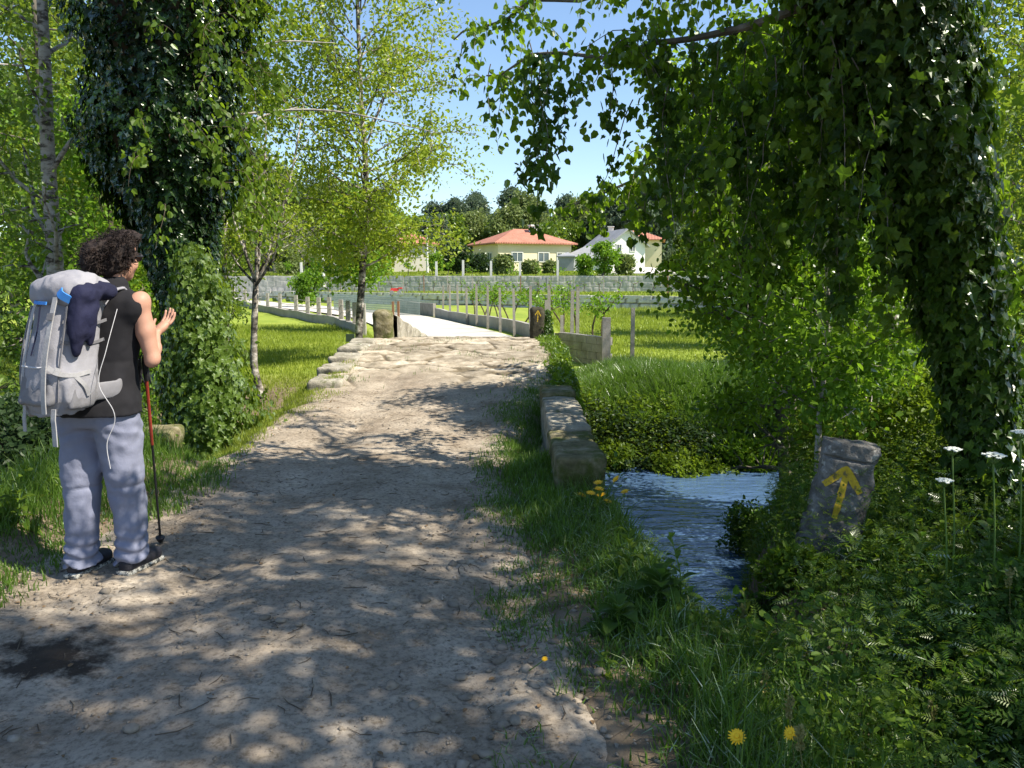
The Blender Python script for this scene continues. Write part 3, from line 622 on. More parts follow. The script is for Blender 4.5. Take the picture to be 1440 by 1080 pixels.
def project(P):
    P = np.asarray(P, float); q = P-np.array((0, 0, CAMH)); c, s = math.cos(PITCH), math.sin(PITCH)
    dep = q[:, 1]*c-q[:, 2]*s; upc = q[:, 1]*s+q[:, 2]*c
    return 720+FPX*q[:, 0]/dep, 540-FPX*upc/dep
def ivy_cover(C, R, n, size, seed, kind='ivy', lump=.35, strands=0, inner=.75, freq=1.6, jit=.02):
    """ivy leaves on a lumpy column around centreline C (k*3) with radii R"""
    rng = np.random.default_rng(seed); C = np.asarray(C, float); k = len(C); t = rng.random(n)*(k-1)*.9999; i = t.astype(int); f = (t-i)[:, None]
    c = C[i]*(1-f)+C[i+1]*f; r = R[i]*(1-f[:, 0])+R[i+1]*f[:, 0]; a = rng.random(n)*2*np.pi
    lum = 1+lump*2*fbm(np.cos(a)*freq+seed, np.sin(a)*freq, c[:, 2]*freq*.9, 3, seed)
    rr = r*lum*(inner+(1.04-inner)*rng.random(n)**.5)
    D = np.stack((np.cos(a), np.sin(a), 0*a), 1); P = c+D*rr[:, None]+rng.normal(size=(n, 3))*jit
    Nn = nrm(D+.45*rdir(n, rng)+np.array((0, 0, .25))); T = nrm(np.array((0, 0, -1.))+.55*rdir(n, rng)); T = T-Nn*(T*Nn).sum(1, keepdims=True)
    return leaves(P, T+.01, Nn, size, kind, rng)
def ivy_core(C, R, seed, lump=.35, freq=1.6, sc=.72, k=26, n=60):
    Cc = curve(C, n); Rr = np.interp(np.linspace(0, 1, n), np.linspace(0, 1, len(R)), R); V = []
    for q in range(n):
        a = np.linspace(0, 2*np.pi, k, endpoint=False); l = 1+lump*2*fbm(np.cos(a)*freq+seed, np.sin(a)*freq, np.full(k, Cc[q][2]*freq*.9), 3, seed)
        V.append(np.stack((Cc[q][0]+np.cos(a)*Rr[q]*l*sc, Cc[q][1]+np.sin(a)*Rr[q]*l*sc, np.full(k, Cc[q][2])), 1))
    V = np.vstack(V); i = np.arange(n-1)[:, None]*k; j = np.arange(k)[None]; j2 = (j+1) % k; F = np.stack((i+j, i+j2, i+k+j2, i+k+j), -1).reshape(-1, 4); return V, F
def strand(lb, tb, p0, length, n, size, rng, kind='round', out=None, lean=(0, 0)):
    m_ = 7; P = [np.array(p0, float)]; d = np.array((lean[0], lean[1], -1.)) if out is None else np.array(out, float)
    for q in range(m_): d = nrm(d+.25*rng.normal(size=3)+np.array((0, 0, -.35))); P.append(P[-1]+d*length/m_)
    P = curve(P, 12)
    if tb: tb.tube(P, np.linspace(.004, .0015, 12), 4, False)
    t = rng.random(n)*10.99; i = t.astype(int); f = (t-i)[:, None]; q = P[i]*(1-f)+P[i+1]*f+rng.normal(size=(n, 3))*size*.7
    Nn = nrm(rdir(n, rng)*np.array((1, 1, .6))+np.array((.1, -.2, .25))); T = nrm(np.array((0, 0, -1.))+.8*rdir(n, rng)); lb.add(leaves(q, T, Nn, size, kind, rng))
def shrub(label, c, r, n, size, mat='hedge', kind='leaf', seed=1, name='shrub', cat='shrub', group=None, stems=14, lump=.3, bark='twig', shell=.55):
    rng = np.random.default_rng(seed); c = np.array(c, float); root = empty(name, (c[0], c[1], c[2]), label, cat, group); r = np.array(r, float)
    tb = MB()
    for k in range(stems):
        a = rng.random()*6.28; el = .5+1.0*rng.random(); d = np.array((math.cos(a)*math.cos(el), math.sin(a)*math.cos(el), math.sin(el)))
        e = c+np.array((0, 0, r[2]*.15))+d*r*np.array((.85, .85, 1.5))*(.7+.3*rng.random()); tb.tube(curve([c+rng.normal(size=3)*.04, (c+e)/2+rng.normal(size=3)*.08*r[0], e], 6), np.linspace(.012, .003, 6), 4, False)
    tb.build('stems', M[bark], root)
    D = rdir(n, rng); D[:, 2] = D[:, 2]*1.0; l = 1+lump*2*fbm(D[:, 0]*2+seed, D[:, 1]*2, D[:, 2]*2, 3, seed)
    rad_ = (shell+(1-shell)*rng.random(n)**.6)*l; P = c+np.array((0, 0, r[2]*.85))+D*rad_[:, None]*r*np.array((1, 1, .95)); P += rng.normal(size=P.shape)*.03*r.mean(); P[:, 2] = np.maximum(P[:, 2], terrain(P[:, 0], P[:, 1])+.02)
    Nn = nrm(D+.8*rdir(n, rng)+np.array((0, 0, .5))); T = nrm(D+rdir(n, rng)-np.array((0, 0, .2)))
    VF = leaves(P, T, Nn, size, kind, rng); mesh_np('foliage', VF[0], VF[1], M[mat], root); return root
def blades(x, y, z, h, wd, rng, lean=.35, bend=.4):
    n = len(x); a = rng.random(n)*6.28; la = rng.random(n)*6.28; ln = lean*rng.random(n); L_ = np.stack((np.cos(la)*ln, np.sin(la)*ln, np.ones(n)), 1); W_ = np.stack((np.cos(a), np.sin(a), 0*a), 1)
    B = np.stack((x, y, z), 1); hh = h[:, None]; b2 = np.stack((np.cos(la), np.sin(la), 0*la), 1)*bend*rng.random(n)[:, None]
    w_ = (wd*(.6+.8*rng.random(n)))[:, None]; m1 = B+L_*hh*.5; m2 = B+L_*hh*.95+b2*hh*.6-np.array((0, 0, 1))*hh*(b2**2).sum(1, keepdims=True)
    V = np.stack((B-W_*w_, B+W_*w_, m1+W_*w_*.85, m1-W_*w_*.85, m2+W_*w_*.15, m2-W_*w_*.15), 1).reshape(-1, 3)
    F = (np.array([(0, 1, 2, 3), (3, 2, 4, 5)])[None]+np.arange(n)[:, None, None]*6).reshape(-1, 4); return V, F
def grass(name, label, n, xr, yr, hfun, mat, seed, wd=.003, dens=None, lean=.4, bend=.4, cat='grass', clump=0):
    rng = np.random.default_rng(seed)
    if clump:
        m_ = n//clump; cx = rng.uniform(*xr, m_); cy = rng.uniform(*yr, m_); x = np.repeat(cx, clump)+rng.normal(size=m_*clump)*.05; y = np.repeat(cy, clump)+rng.normal(size=m_*clump)*.05
    else: x = rng.uniform(*xr, n); y = rng.uniform(*yr, n)
    if dens is not None: k = rng.random(len(x)) < dens(x, y); x, y = x[k], y[k]
    h = hfun(x, y)*(.55+.7*rng.random(len(x))); VF = blades(x, y, surf(x, y)-.01, h, wd, rng, lean, bend)
    o = mesh_np(name, VF[0], VF[1], M[mat]); return tag(o, label, cat, kind='stuff')
# ---------------------------------------------------------------- grasses (stuff)
def seg_d(x, y):  # distance outside the path on either side
    return np.where(x < (PXL(y)+PXR(y))/2, PXL(y)-x, x-PXR(y))
def en(x, y, f=2.2, s=5): return fbm(x*f, y*f, None, 3, s)
notch = lambda x, y: ss(.2, .6, x-.1*y+.05)*ss(1.9, 1.3, x)*ss(2.9, 3.5, y)
wet = lambda x, y: terrain(x, y) > WATER+.05
grass('verge_grass', 'green grass on the left verge beside the track', 120000, (-5.4, -1.6), (1.2, 9.8), lambda x, y: .05+.24*ss(.05, .8, seg_d(x, y))+.06*en(x, y), 'grass', 11, .0035, lambda x, y: ss(-.28, .1, seg_d(x, y)+.25*en(x, y))*ss(11, 8, y)*wet(x, y))
grass('verge_grass', 'short sunlit grass along the left edge of the bridge slabs', 26000, (-3.4, -1.9), (6.5, 12.5), lambda x, y: .05+.08*ss(0, .4, seg_d(x, y)), 'grassy', 12, .003, lambda x, y: ss(-.32, -.05, seg_d(x, y)+.35*en(x, y))*ss(12.5, 9.5, y))
grass('verge_grass', 'thin grass strip between the track and the right-hand parapet', 52000, (-.5, .75), (4.2, 12.2), lambda x, y: .04+.09*ss(-.1, .4, seg_d(x, y))+.05*ss(.2, .5, en(x, y)), 'grassd' if 0 else 'grass', 13, .003, lambda x, y: ss(-.30, .1, seg_d(x, y)+.32*en(x, y, 1.6))*(x < .34+.35*(y > 8.4))*ss(12.6, 9, y))
grass('bank_grass', 'tall lush grass along the top of the far stream bank', 150000, (.7, 8), (11.4, 16.0), lambda x, y: (.22+.2*ss(15.8, 12.5, y)+.22*en(x, y, 1.2))*ss(.5, 2.2, x), 'grass', 14, .006, lambda x, y: ss(11.6, 12.6, y)*ss(16.6, 14.3, y)*(terrain(x, y) > -1.0)*(x > .72), .5, .6)
grass('field_grass', 'bright mown grass covering the left field', 170000, (-17, -2.6), (10.5, 30), lambda x, y: .06+.012*(y-10)*.5+.06*ss(13, 10.5, y), 'grassy', 15, .006, lambda x, y: ((x < PXL(y)-.1)|(y > 16.5))*(x < -1.75-(y-14)*.24)*ss(10.3, 11.5, y)*np.clip(14/y, 0, 1))
grass('field_grass', 'bright mown grass covering the right field', 130000, (1.6, 20), (16, 46), lambda x, y: (.07+.006*(y-14))*(1+.8*en(x, y, .5, 66)), 'grassy', 16, .010, lambda x, y: ss(16, 17.5, y)*np.clip(22/y, 0, 1)*(y < wall1_y(x)-.4)*(x > 1.4+.0*y))
grass('bank_grass', 'dense green grass and stalks on the near right bank', 52000, (.35, 5.5), (1.3, 8.2), lambda x, y: (.08+.16*ss(.1, .9, seg_d(x, y))+.1*en(x, y, 1.3))*(1-.65*notch(x, y)), 'grass', 17, .0035, lambda x, y: ss(-.05, .4, seg_d(x, y)+.35*en(x, y, 3))*wet(x, y)*(x > .2)*(1-.6*notch(x, y)), .6, .8)
grass('bank_grass', 'clump of long bright grass blades at the bottom right by the yellow flowers', 2600, (.62, 1.5), (1.9, 2.9), lambda x, y: .22+.1*en(x, y, 2), 'grass', 18, .003, lambda x, y: ss(.55, .1, np.abs(x-.95)), .35, .8)
grass('bank_grass', 'tall mixed weeds and grass clumps on the near right bank', 14000, (.9, 4.5), (1.6, 6.2), lambda x, y: (.32+.2*en(x, y, 1.7, 81))*(1-.7*notch(x, y)), 'grass', 31, .005, lambda x, y: ss(.12, .3, en(x, y, 1.9, 82))*wet(x, y)*ss(.4, .9, seg_d(x, y)), .45, .9)
grass('waterline_grass', 'long grass and weeds drooping over the waterline of the far bank', 16000, (.7, 7), (10.7, 11.8), lambda x, y: .3+.15*en(x, y, 2), 'grass', 32, .005, lambda x, y: (terrain(x, y) > WATER-.12)*ss(-.2, .25, en(x, y, 2.3, 83)), .8, 1.3)
# leafy ground cover
def cover(label, n, xr, yr, hgt, size, mat, seed, dens, kind='leaf', cat='undergrowth', name='undergrowth'):
    rng = np.random.default_rng(seed); x = rng.uniform(*xr, n); y = rng.uniform(*yr, n); k = rng.random(n) < dens(x, y); x, y = x[k], y[k]; n = len(x)
    H = hgt*(.6+1.0*fbm(x*1.3, y*1.3, None, 3, seed)+.35); H = np.maximum(H, .04)*(1-.75*notch(x, y)); z = terrain(x, y)+H*rng.random(n)**.6
    Nn = nrm(np.array((0, 0, 1.))+.75*rdir(n, rng)); VF = leaves(np.stack((x, y, z), 1), rdir(n, rng)*np.array((1, 1, .5)), Nn, size, kind, rng, .5)
    return tag(mesh_np(name, VF[0], VF[1], M[mat]), label, cat, kind='stuff')
cover('dark leafy undergrowth filling the near right bank', 60000, (.6, 6.5), (1.2, 8.6), .34, .032, 'herbd', 21, lambda x, y: ss(.45, 1.1, seg_d(x, y))*wet(x, y), 'leaf')
cover('lighter feathery undergrowth on the near right bank', 24000, (.7, 6.5), (1.2, 8.8), .46, .06, 'herb', 22, lambda x, y: ss(.4, 1.0, seg_d(x, y)+.5*en(x, y, .8))*wet(x, y)*ss(-.25, .15, en(x, y, .7, 9)), 'frond')
cover('dark ferny fronds in the shade of the near right bank', 9000, (.7, 6.5), (1.2, 8.8), .48, .08, 'herbd', 26, lambda x, y: ss(.5, 1.1, seg_d(x, y))*wet(x, y), 'frond')
cover('leafy weeds on the left verge', 26000, (-6, -2.3), (1.5, 10), .22, .04, 'herb', 23, lambda x, y: ss(.3, .9, seg_d(x, y)+.3*en(x, y)), 'leaf')
cover('leafy tangle hanging on the steep far stream bank', 50000, (.7, 12), (10.9, 12.6), .32, .06, 'herb', 24, lambda x, y: (terrain(x, y) > -1.5)*1., 'leaf')
cover('dark leafy tangle at the waterline of the far bank', 30000, (.7, 12), (10.7, 12.2), .5, .06, 'hedge', 25, lambda x, y: (terrain(x, y) > -1.6)*1., 'leaf')
cover('bright yellow-green leafy patches in the right bank undergrowth', 16000, (.9, 5.5), (2.2, 5.6), .42, .03, 'ivyl', 27, lambda x, y: wet(x, y)*ss(.05, .3, en(x, y, 1.1, 44)), 'round')
cover('tiny-leaved bedstraw tangle woven through the right bank plants', 70000, (.8, 6.0), (1.2, 6.5), .5, .016, 'herb', 30, lambda x, y: wet(x, y)*ss(.45, 1.0, seg_d(x, y))*ss(-.2, .25, en(x, y, 2.1, 47)), 'leaf')
rng = np.random.default_rng(48); x = rng.uniform(-3, 1, 2600); y = rng.uniform(1.5, 9.5, 2600); k = rng.random(2600) < np.clip(.18+1.2*np.abs(x+1.0)/1.8-.3, .05, 1)*(seg_d(x, y) < .35); x, y = x[k], y[k]; VF = leaves(np.stack((x, y, surf(x, y)+.006), 1), rdir(len(x), rng)*np.array((1, 1, .15)), nrm(np.array((0, 0, 1.))+.35*rdir(len(x), rng)), .022, 'leaf', rng, .5)
tag(mesh_np('leaf_litter', VF[0], VF[1], prin('dead_leaf', [(.3, (.09, .055, .03)), (.7, (.24, .16, .08))], 9, .9, 0)), 'small dead brown leaves scattered on the dirt track', 'litter', kind='stuff')
# ---------------------------------------------------------------- LEFT trees
def root_z(x, y): return float(terrain(x, y))-.05
lx = at(262, 400, 8.4)
C = [np.array((at(u, 400, 8.4)[0], 8.4, z)) for u, z in ((272, -.4), (266, .4), (262, 1.1), (256, 1.7), (250, 2.3), (246, 2.9), (248, 3.6), (262, 4.4), (270, 5.4), (280, 6.6))]
R_ = np.array([.28, .26, .25, .34, .58, .76, .82, .85, .85, .7])
it = empty('ivy_clad_tree', (C[0][0], 8.4, -.35), 'thick dark tree column smothered in ivy left of the track', 'tree')
tb = MB(); tb.tube(curve(C, 16), np.linspace(.3, .12, 16), 12); tb.build('trunk', M['mossb'], it, True)
V, F = ivy_core(C, R_, 31, .3, 1.6, .62); mesh_np('ivy_shade_core', V, F, M['twig'], it, True)  # solid dark hull inside the leaves; the shaded interior is in its colour
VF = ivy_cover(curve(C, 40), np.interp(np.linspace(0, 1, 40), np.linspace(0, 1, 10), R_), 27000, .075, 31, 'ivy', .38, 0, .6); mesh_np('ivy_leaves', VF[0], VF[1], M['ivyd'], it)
rng = np.random.default_rng(33); lb = LB(); tb = MB()
for k in range(150):   # overhanging leafy sprays on the sunny side
    z = rng.uniform(1.9, 6.0); a = rng.uniform(-1.5, 1.2); c = np.array((-3.55+.8*math.cos(a), 8.4+math.sin(a)*.8, z)); strand(lb, tb, c, rng.uniform(.3, .8), 26, .06, rng, 'round', (math.cos(a)*1.2, math.sin(a), .5))
lb.build('leafy_sprays', M['ivyl'], it); tb.build('branches', M['twig'], it)
tb = MB()
for a, b_, r in (((330, 128), (620, 188), .02), ((345, 205), (420, 150), .028), ((330, 75), (470, 60), .018)):
    p0 = at(a[0]-60, a[1]+40, 8.6); p1 = at(b_[0], b_[1], 9.6); mid = (p0+p1)/2+np.array((0, 0, .18)); tb.tube(curve([p0, mid, p1], 14), np.linspace(r, .004, 14), 6, False)
tb.build('bare_limbs', M['birch'], it)
TALL = lambda t: (1-t)**.35*(.35+.9*t)+.1
def LT_(name, label, x, y, h, r, lean, seed, mat='left', bark='bark', R=1.4, limbs=22, t0=.12, **kw):
    z = root_z(x, y); cat = 'tree'
    return make_tree(name, label, cat, (x, y, z), [(x, y, z), (x+lean[0]*.4, y+lean[1]*.4, z+h*.4), (x+lean[0], y+lean[1], z+h)], r, limbs, mat=mat, bark=bark, R=R, t0=t0, seed=seed, **kw)
xb = at(97, 300, 9.0)[0]
LT_('pale_trunk_tree', 'straight pale-barked trunk with bright leaves rising behind the hiker', xb, 8.6, 8, .13, (.05, .1), 41, 'left', 'birch', R=1.1, limbs=18, lsize=.06, per=8, subs=5, sig=.16, t0=.3)
LT_('ivy_foot_tree', 'slim leaning tree at the far left frame edge', -5.6, 7.6, 6.5, .05, (.3, .3), 42, 'left', 'mossb', R=1.1, limbs=20, lsize=.055, per=12, subs=6, sig=.15)
wl = ['first tree of the wood behind the hiker, thin dark stem at the frame edge', 'second tree of the wood, slender mossy stem left of the pale trunk', 'wood tree whose stem stands just right of the pale trunk', 'tall back tree of the left wood seen through the gaps', 'leafy low tree behind the ivy column', 'background tree filling the top left corner', 'far wood tree between the ivy column and the left field', 'rearmost tree of the left wood at the field corner']
for k, (x, y, h, R, sz, mt) in enumerate([(-8.2, 11, 8, 1.9, .08, 'left'), (-7.0, 12.5, 9, 1.8, .08, 'left'), (-7.4, 14.5, 9.5, 2.0, .09, 'young'), (-11.5, 16, 11, 2.8, .11, 'left'), (-6.0, 11.5, 5.2, 1.5, .075, 'lime'), (-10.5, 13, 10, 2.4, .09, 'left'), (-9.2, 19, 8.5, 2.2, .10, 'left'), (-13.5, 24, 10, 3.0, .14, 'left')]):
    LT_('wood_tree', wl[k], x, y, h, .07+.02*(k % 3), (.3*(-1)**k, .2), 50+k, mt, 'bark' if k % 2 else 'mossb', R=R, limbs=24, lsize=sz, per=13, subs=7, sig=.22, t0=.08, group=None)
# slim tree at the field edge
b0 = gnd(365, 552, -.33); p1 = at(357, 480, b0[1]); p2 = at(360, 392, b0[1]); 
st = empty('slim_tree', b0, 'slim tree with patched dark and white bark at the near corner of the left field', 'tree')
tb = MB(); b1 = at(358, 520, b0[1]); tb.tube(curve([b0-np.array((-.03, 0, .1)), b1, p1, p2], 22), np.linspace(.07, .045, 22)*(1+.12*vn(np.arange(22)*.9, 1.)), 10)
rng = np.random.default_rng(60); ends = []
for u, v, dy, r in [(330, 250, .3, .03), (352, 200, -.3, .03), (375, 150, .2, .034), (410, 235, .1, .03), (395, 300, -.4, .026), (318, 320, .4, .024), (430, 130, .5, .028), (300, 180, -.2, .024)]:
    e = at(u, v, b0[1]+dy*2); m_ = (p2+e)/2+np.array(((e[0]-p2[0])*.15, 0, -.1)); q = curve([p2-np.array((0, 0, .1)), m_, e], 12); tb.tube(q, np.linspace(r, .006, 12), 6, False); ends.append(q[4:])
    for s in range(7):
        i = rng.integers(3, 11); d = nrm(rng.normal(size=3)*np.array((1, 1, .5))+np.array((0, 0, .8))); e2 = q[i]+d*rng.uniform(.35, .8); tb.tube(curve([q[i], (q[i]+e2)/2+rng.normal(size=3)*.04, e2], 5), np.linspace(.008, .002, 5), 4, False); ends.append(np.array([q[i]+(e2-q[i])*f for f in (.4, .6, .8, 1)]))
tb.build('trunk', M['slim'], st, True); E = np.vstack(ends); E = E[rng.random(len(E)) < .75]
lb = LB(); lb.add(cloud_leaves(E, 9, .13, .055, 'leaf', rng)); lb.build('crown', M['young'], st)
LT_('thin_tree', 'short dark stem between the ivy column and the slim tree', at(316, 490, 13.5)[0], 13.5, 5, .06, (.1, .1), 63, 'left', 'slim', R=.8, limbs=14, lsize=.06, per=10, subs=5, t0=.3)
# young tree at the bridge
yt0 = at(504, 482, 17.5); zt = lambda u, v: at(u, v, 17.5)
def crown_keep(C):
    u, v = project(C); return (u > 372)
make_tree('young_tree', 'young tree with dark trunk and airy yellow-green crown by the bridge', 'tree', (yt0[0], 17.5, -.4), [(yt0[0]-.02, 17.5, -.4), zt(508, 400), zt(514, 280), zt(508, 150), zt(500, -60), zt(498, -190)], .088, 72, lsize=.085, kind='leaf', mat='young', bark='slim', per=12, sig=.19, subs=9, seed=71, R=2.25, t0=.24, prof=lambda t: .38+.8*math.sin(math.pi*min(1, .06+.75*t))**.8, rise=.35, leafdens=.85)
make_tree('lime_tree', 'low bright lime-green tree behind the young tree at the bridge', 'tree', (-5.2, 27, -.35), [(-5.2, 27, -.35), (-5.1, 27, 1.6), (-5.0, 27.2, 3.9)], .08, 26, lsize=.13, mat='lime', per=10, sig=.25, subs=6, seed=72, R=1.35, t0=.42)
make_tree('tall_spring_tree', 'tall pale yellow-green tree by the left wood behind the slim tree', 'tree', (-7.4, 20.5, -.35), [(-7.4, 20.5, -.35), (-7.3, 20.5, 4), (-6.6, 20.5, 10)], .1, 34, lsize=.1, mat='young', bark='bark', per=12, sig=.35, subs=8, seed=73, R=2.2, t0=.3)
# shrubs left
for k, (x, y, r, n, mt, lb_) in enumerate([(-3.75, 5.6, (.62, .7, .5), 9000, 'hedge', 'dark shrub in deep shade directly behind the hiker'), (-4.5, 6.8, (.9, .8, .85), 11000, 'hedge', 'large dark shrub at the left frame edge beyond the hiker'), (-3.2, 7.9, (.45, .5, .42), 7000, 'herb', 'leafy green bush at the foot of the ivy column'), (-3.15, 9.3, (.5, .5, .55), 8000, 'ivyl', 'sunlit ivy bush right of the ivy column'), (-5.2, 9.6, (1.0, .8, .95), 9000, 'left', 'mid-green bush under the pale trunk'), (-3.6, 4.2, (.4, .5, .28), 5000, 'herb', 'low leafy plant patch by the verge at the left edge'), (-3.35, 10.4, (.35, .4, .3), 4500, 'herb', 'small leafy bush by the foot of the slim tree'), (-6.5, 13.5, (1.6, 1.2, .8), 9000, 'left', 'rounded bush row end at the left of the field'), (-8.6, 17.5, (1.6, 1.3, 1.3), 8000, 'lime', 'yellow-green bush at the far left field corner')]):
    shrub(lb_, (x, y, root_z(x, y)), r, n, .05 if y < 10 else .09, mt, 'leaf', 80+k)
V, F = None, None
VF = ivy_cover(curve([(-3.05, 7.9, -.4), (-3.05, 7.85, .5), (-3.1, 7.8, 1.7)], 12), np.array([.5, .5, .48, .46, .42, .38, .34, .3, .25, .2, .14, .07]), 8000, .06, 90, 'ivy', .6, 0, .4, 1.6, .07)
o = empty('ivy_bush', (-3.05, 7.9, -.35), 'sunlit pale ivy hanging at the lower right of the ivy column', 'ivy'); mesh_np('foliage', VF[0], VF[1], M['left'], o)
tb = MB(); tb.tube([(-3.05, 7.9, -.4), (-3.05, 7.85, .6), (-3.1, 7.8, 1.5)], .08, 8); tb.build('stem', M['mossb'], o, True)
# ---------------------------------------------------------------- RIGHT trees
# big ivy-clad leaning tree
CR = [np.array(at(u, v, 4.75)) for u, v in ((1392, 720), (1378, 560), (1352, 420), (1322, 300), (1290, 190), (1262, 90), (1240, 0), (1220, -100), (1195, -230), (1160, -380))]
RR = np.array([.15, .17, .2, .25, .3, .35, .4, .45, .45, .4])
rt = empty('ivy_clad_tree', (CR[0][0], 4.75, -.5), 'big leaning tree on the right cloaked in large ivy leaves', 'tree')
tb = MB(); tb.tube(curve([CR[0]-np.array((0, 0, .4))]+CR, 20), np.linspace(.15, .09, 20), 12); tb.build('trunk', M['mossb'], rt, True)
V, F = ivy_core(CR, RR, 35, .32, 1.9, .55); mesh_np('ivy_shade_core', V, F, M['twig'], rt, True)  # same dark fill under the leaves, in place of interior shade
cc = curve(CR, 40); rr_ = np.interp(np.linspace(0, 1, 40), np.linspace(0, 1, 10), RR)
VF = ivy_cover(cc, rr_, 16000, .06, 35, 'ivy', .36, 0, .5, 2.3, .04); VF2 = ivy_cover(cc, rr_*1.02, 1500, .085, 36, 'ivy', .36, 0, .85, 2.3, .05)
VF3 = ivy_cover(cc, rr_*1.05, 2600, .055, 37, 'ivy', .36, 0, .75, 2.3, .05); mesh_np('young_ivy_leaves', VF3[0], VF3[1], M['ivyl'], rt)
mesh_np('ivy_leaves', np.vstack((VF[0], VF2[0])), np.vstack((VF[1], VF2[1]+len(VF[0]))), M['ivy'], rt)
rng = np.random.default_rng(101); lb = LB(); tb = MB(); ib = LB(); lb2 = LB()
# main limbs from the trunk out over the stream and track
limbs = [[(1230, -60, 4.8), (1100, 20, 4.9), (960, 60, 5.2), (820, 75, 5.5), (690, 100, 5.9)],
         [(1230, -120, 4.9), (1080, -60, 5.3), (900, -20, 5.8), (740, 10, 6.3), (640, 60, 6.6)],
         [(1260, 60, 4.7), (1150, 110, 5.2), (1010, 170, 5.8), (900, 240, 6.3), (800, 290, 6.7)],
         [(1200, -200, 4.6), (1000, -150, 4.8), (820, -120, 5.2), (660, -60, 5.6)],
         [(1280, 120, 4.9), (1180, 190, 5.8), (1060, 250, 6.6), (950, 300, 7.2)],
         'W', [(1200, -220, 4.2), (1050, -230, 3.6), (900, -260, 3.2), (760, -300, 3.0)],
         [(1260, -160, 5.0), (1300, -240, 4.4), (1380, -330, 3.8)], [(1220, -230, 5.2), (1130, -330, 6.4), (1040, -380, 7.4)]]
LP = []
for k, l in enumerate(limbs):
    P = curve([at(*q) for q in l] if l != 'W' else [(2.3, 4.7, 4.8), (1.7, 4.2, 5.4), (.9, 3.5, 5.6), (.1, 2.9, 5.3)], 26); P += .05*np.stack([vn(np.arange(26)*.5, k, None, s) for s in (1, 2, 3)], 1); LP.append(P); tb.tube(P, np.linspace(.034, .006, 26), 7, False)
allP = [(k, i) for k in range(len(LP)) for i in range(3, 26)]
for s in range(400):
    k, i = allP[rng.integers(len(allP))]; p = LP[k][i]+rng.normal(size=3)*.02; a = rng.random()*6.28; L_ = rng.uniform(.25, .75)*(1.15 if k in (0, 2, 4) else .9)
    u, v = project(p[None]); u = u[0]
    if u < 760 and rng.random() < .55: L_ *= .7
    if u < 850 and rng.random() < .55: continue
    strand(lb, tb, p, L_, int(26*L_/.5)+8, .052, rng, 'round', (math.cos(a)*1.1, math.sin(a)*1.1, .4))
# long hanging festoons (positions of the two dense hanging bunches and single strings)
for u, v, Y, L_, n in [(745, 60, 5.6, 1.05, 110), (760, 90, 5.5, 1.0, 120), (770, 70, 5.4, 1.25, 120), (735, 110, 5.7, .8, 70), (757, 200, 5.5, .75, 90), (790, 110, 5.6, .6, 60), (905, 60, 5.2, 1.3, 160), (915, 90, 5.1, 1.25, 170), (930, 60, 5.2, 1.1, 150), (890, 140, 5.4, .9, 80), (940, 120, 5.0, 1.2, 130), (860, 80, 5.4, .6, 60), (975, 60, 5.0, 1.2, 140), (1010, 60, 4.9, 1.4, 150), (1050, 60, 4.9, 1.3, 150), (1090, 80, 4.8, 1.4, 160), (1130, 80, 4.8, 1.5, 170), (690, 90, 5.9, .5, 26), (650, 60, 6.4, .5, 22), (830, 60, 5.6, .5, 40), (905, 260, 5.5, .5, 50)]:
    strand(ib, tb, at(u, v, Y), L_*.8, int(n*.5), .06, rng, 'ivy', (rng.normal()*.2, rng.normal()*.2, -1)); strand(lb2, None, at(u, v, Y), L_*.75, n//6, .055, rng, 'round', (rng.normal()*.3, rng.normal()*.3, -1))
for u, v, Y, L_ in [(1150, 40, 4.9, 1.3), (1190, 60, 4.5, 1.2), (1160, 160, 5.2, 1.2), (1210, 200, 4.9, 1.2), (1100, 170, 5.4, 1.1), (1240, 260, 4.6, 1.0), (1080, 90, 5.2, 1.0), (1370, 60, 4.6, .8)]:
    for q in range(3): strand(ib if q else lb2, tb, at(u+rng.normal()*38, v+rng.normal()*25, Y), L_*rng.uniform(.5, 1.1), 80, .07, rng, 'ivy', (rng.normal()*.3, rng.normal()*.3, -1))
lb2.build('young_ivy', M['ivyl'], rt); lb.build('hanging_leaves', M['alder'], rt); ib.build('hanging_ivy', M['ivy'], rt); tb.build('limbs', M['bark'], rt)
# mid-distance alders on the small point
def at_tree(name, label, u0, v0, Y, tops, r, seed, **kw):
    b = at(u0, v0, Y); b[2] = root_z(b[0], b[1]); return make_tree(name, label, 'tree', b, [b]+[at(u, v, Y+dy) for u, v, dy in tops], r, seed=seed, **kw)
kg = lambda lo, vmax: (lambda C: (lambda u, v: (u > lo-60*np.sin(v*.02)) & (v < vmax+40*np.sin(u*.05)))(*project(C)))
at_tree('alder', 'leafy alder with dark trunk standing right of the water', 1118, 710, 8.0, [(1095, 560, 0), (1058, 400, 0), (1045, 250, .1), (1060, 90, .2)], .07, 111, limbs=34, lsize=.065, per=14, subs=8, sig=.16, mat='alder', R=1.35, t0=.12, keep=kg(925, 600))
at_tree('alder', 'alder with pale broken twin trunk behind the waymark stone', 1262, 720, 8.4, [(1258, 600, 0), (1262, 500, 0), (1235, 380, .1), (1200, 200, .2)], .10, 112, limbs=30, lsize=.065, per=12, subs=7, sig=.17, mat='alder', bark='birch', R=1.4, t0=.32, keep=kg(985, 560))
at_tree('alder_sapling', 'thin pale sapling stem growing right behind the waymark stone', 1148, 700, 5.8, [(1152, 600, 0), (1158, 540, 0), (1165, 420, 0), (1150, 250, .1)], .026, 113, limbs=22, lsize=.055, per=10, subs=6, sig=.12, mat='lime', bark='birch', R=.75, t0=.3, keep=kg(1010, 600))
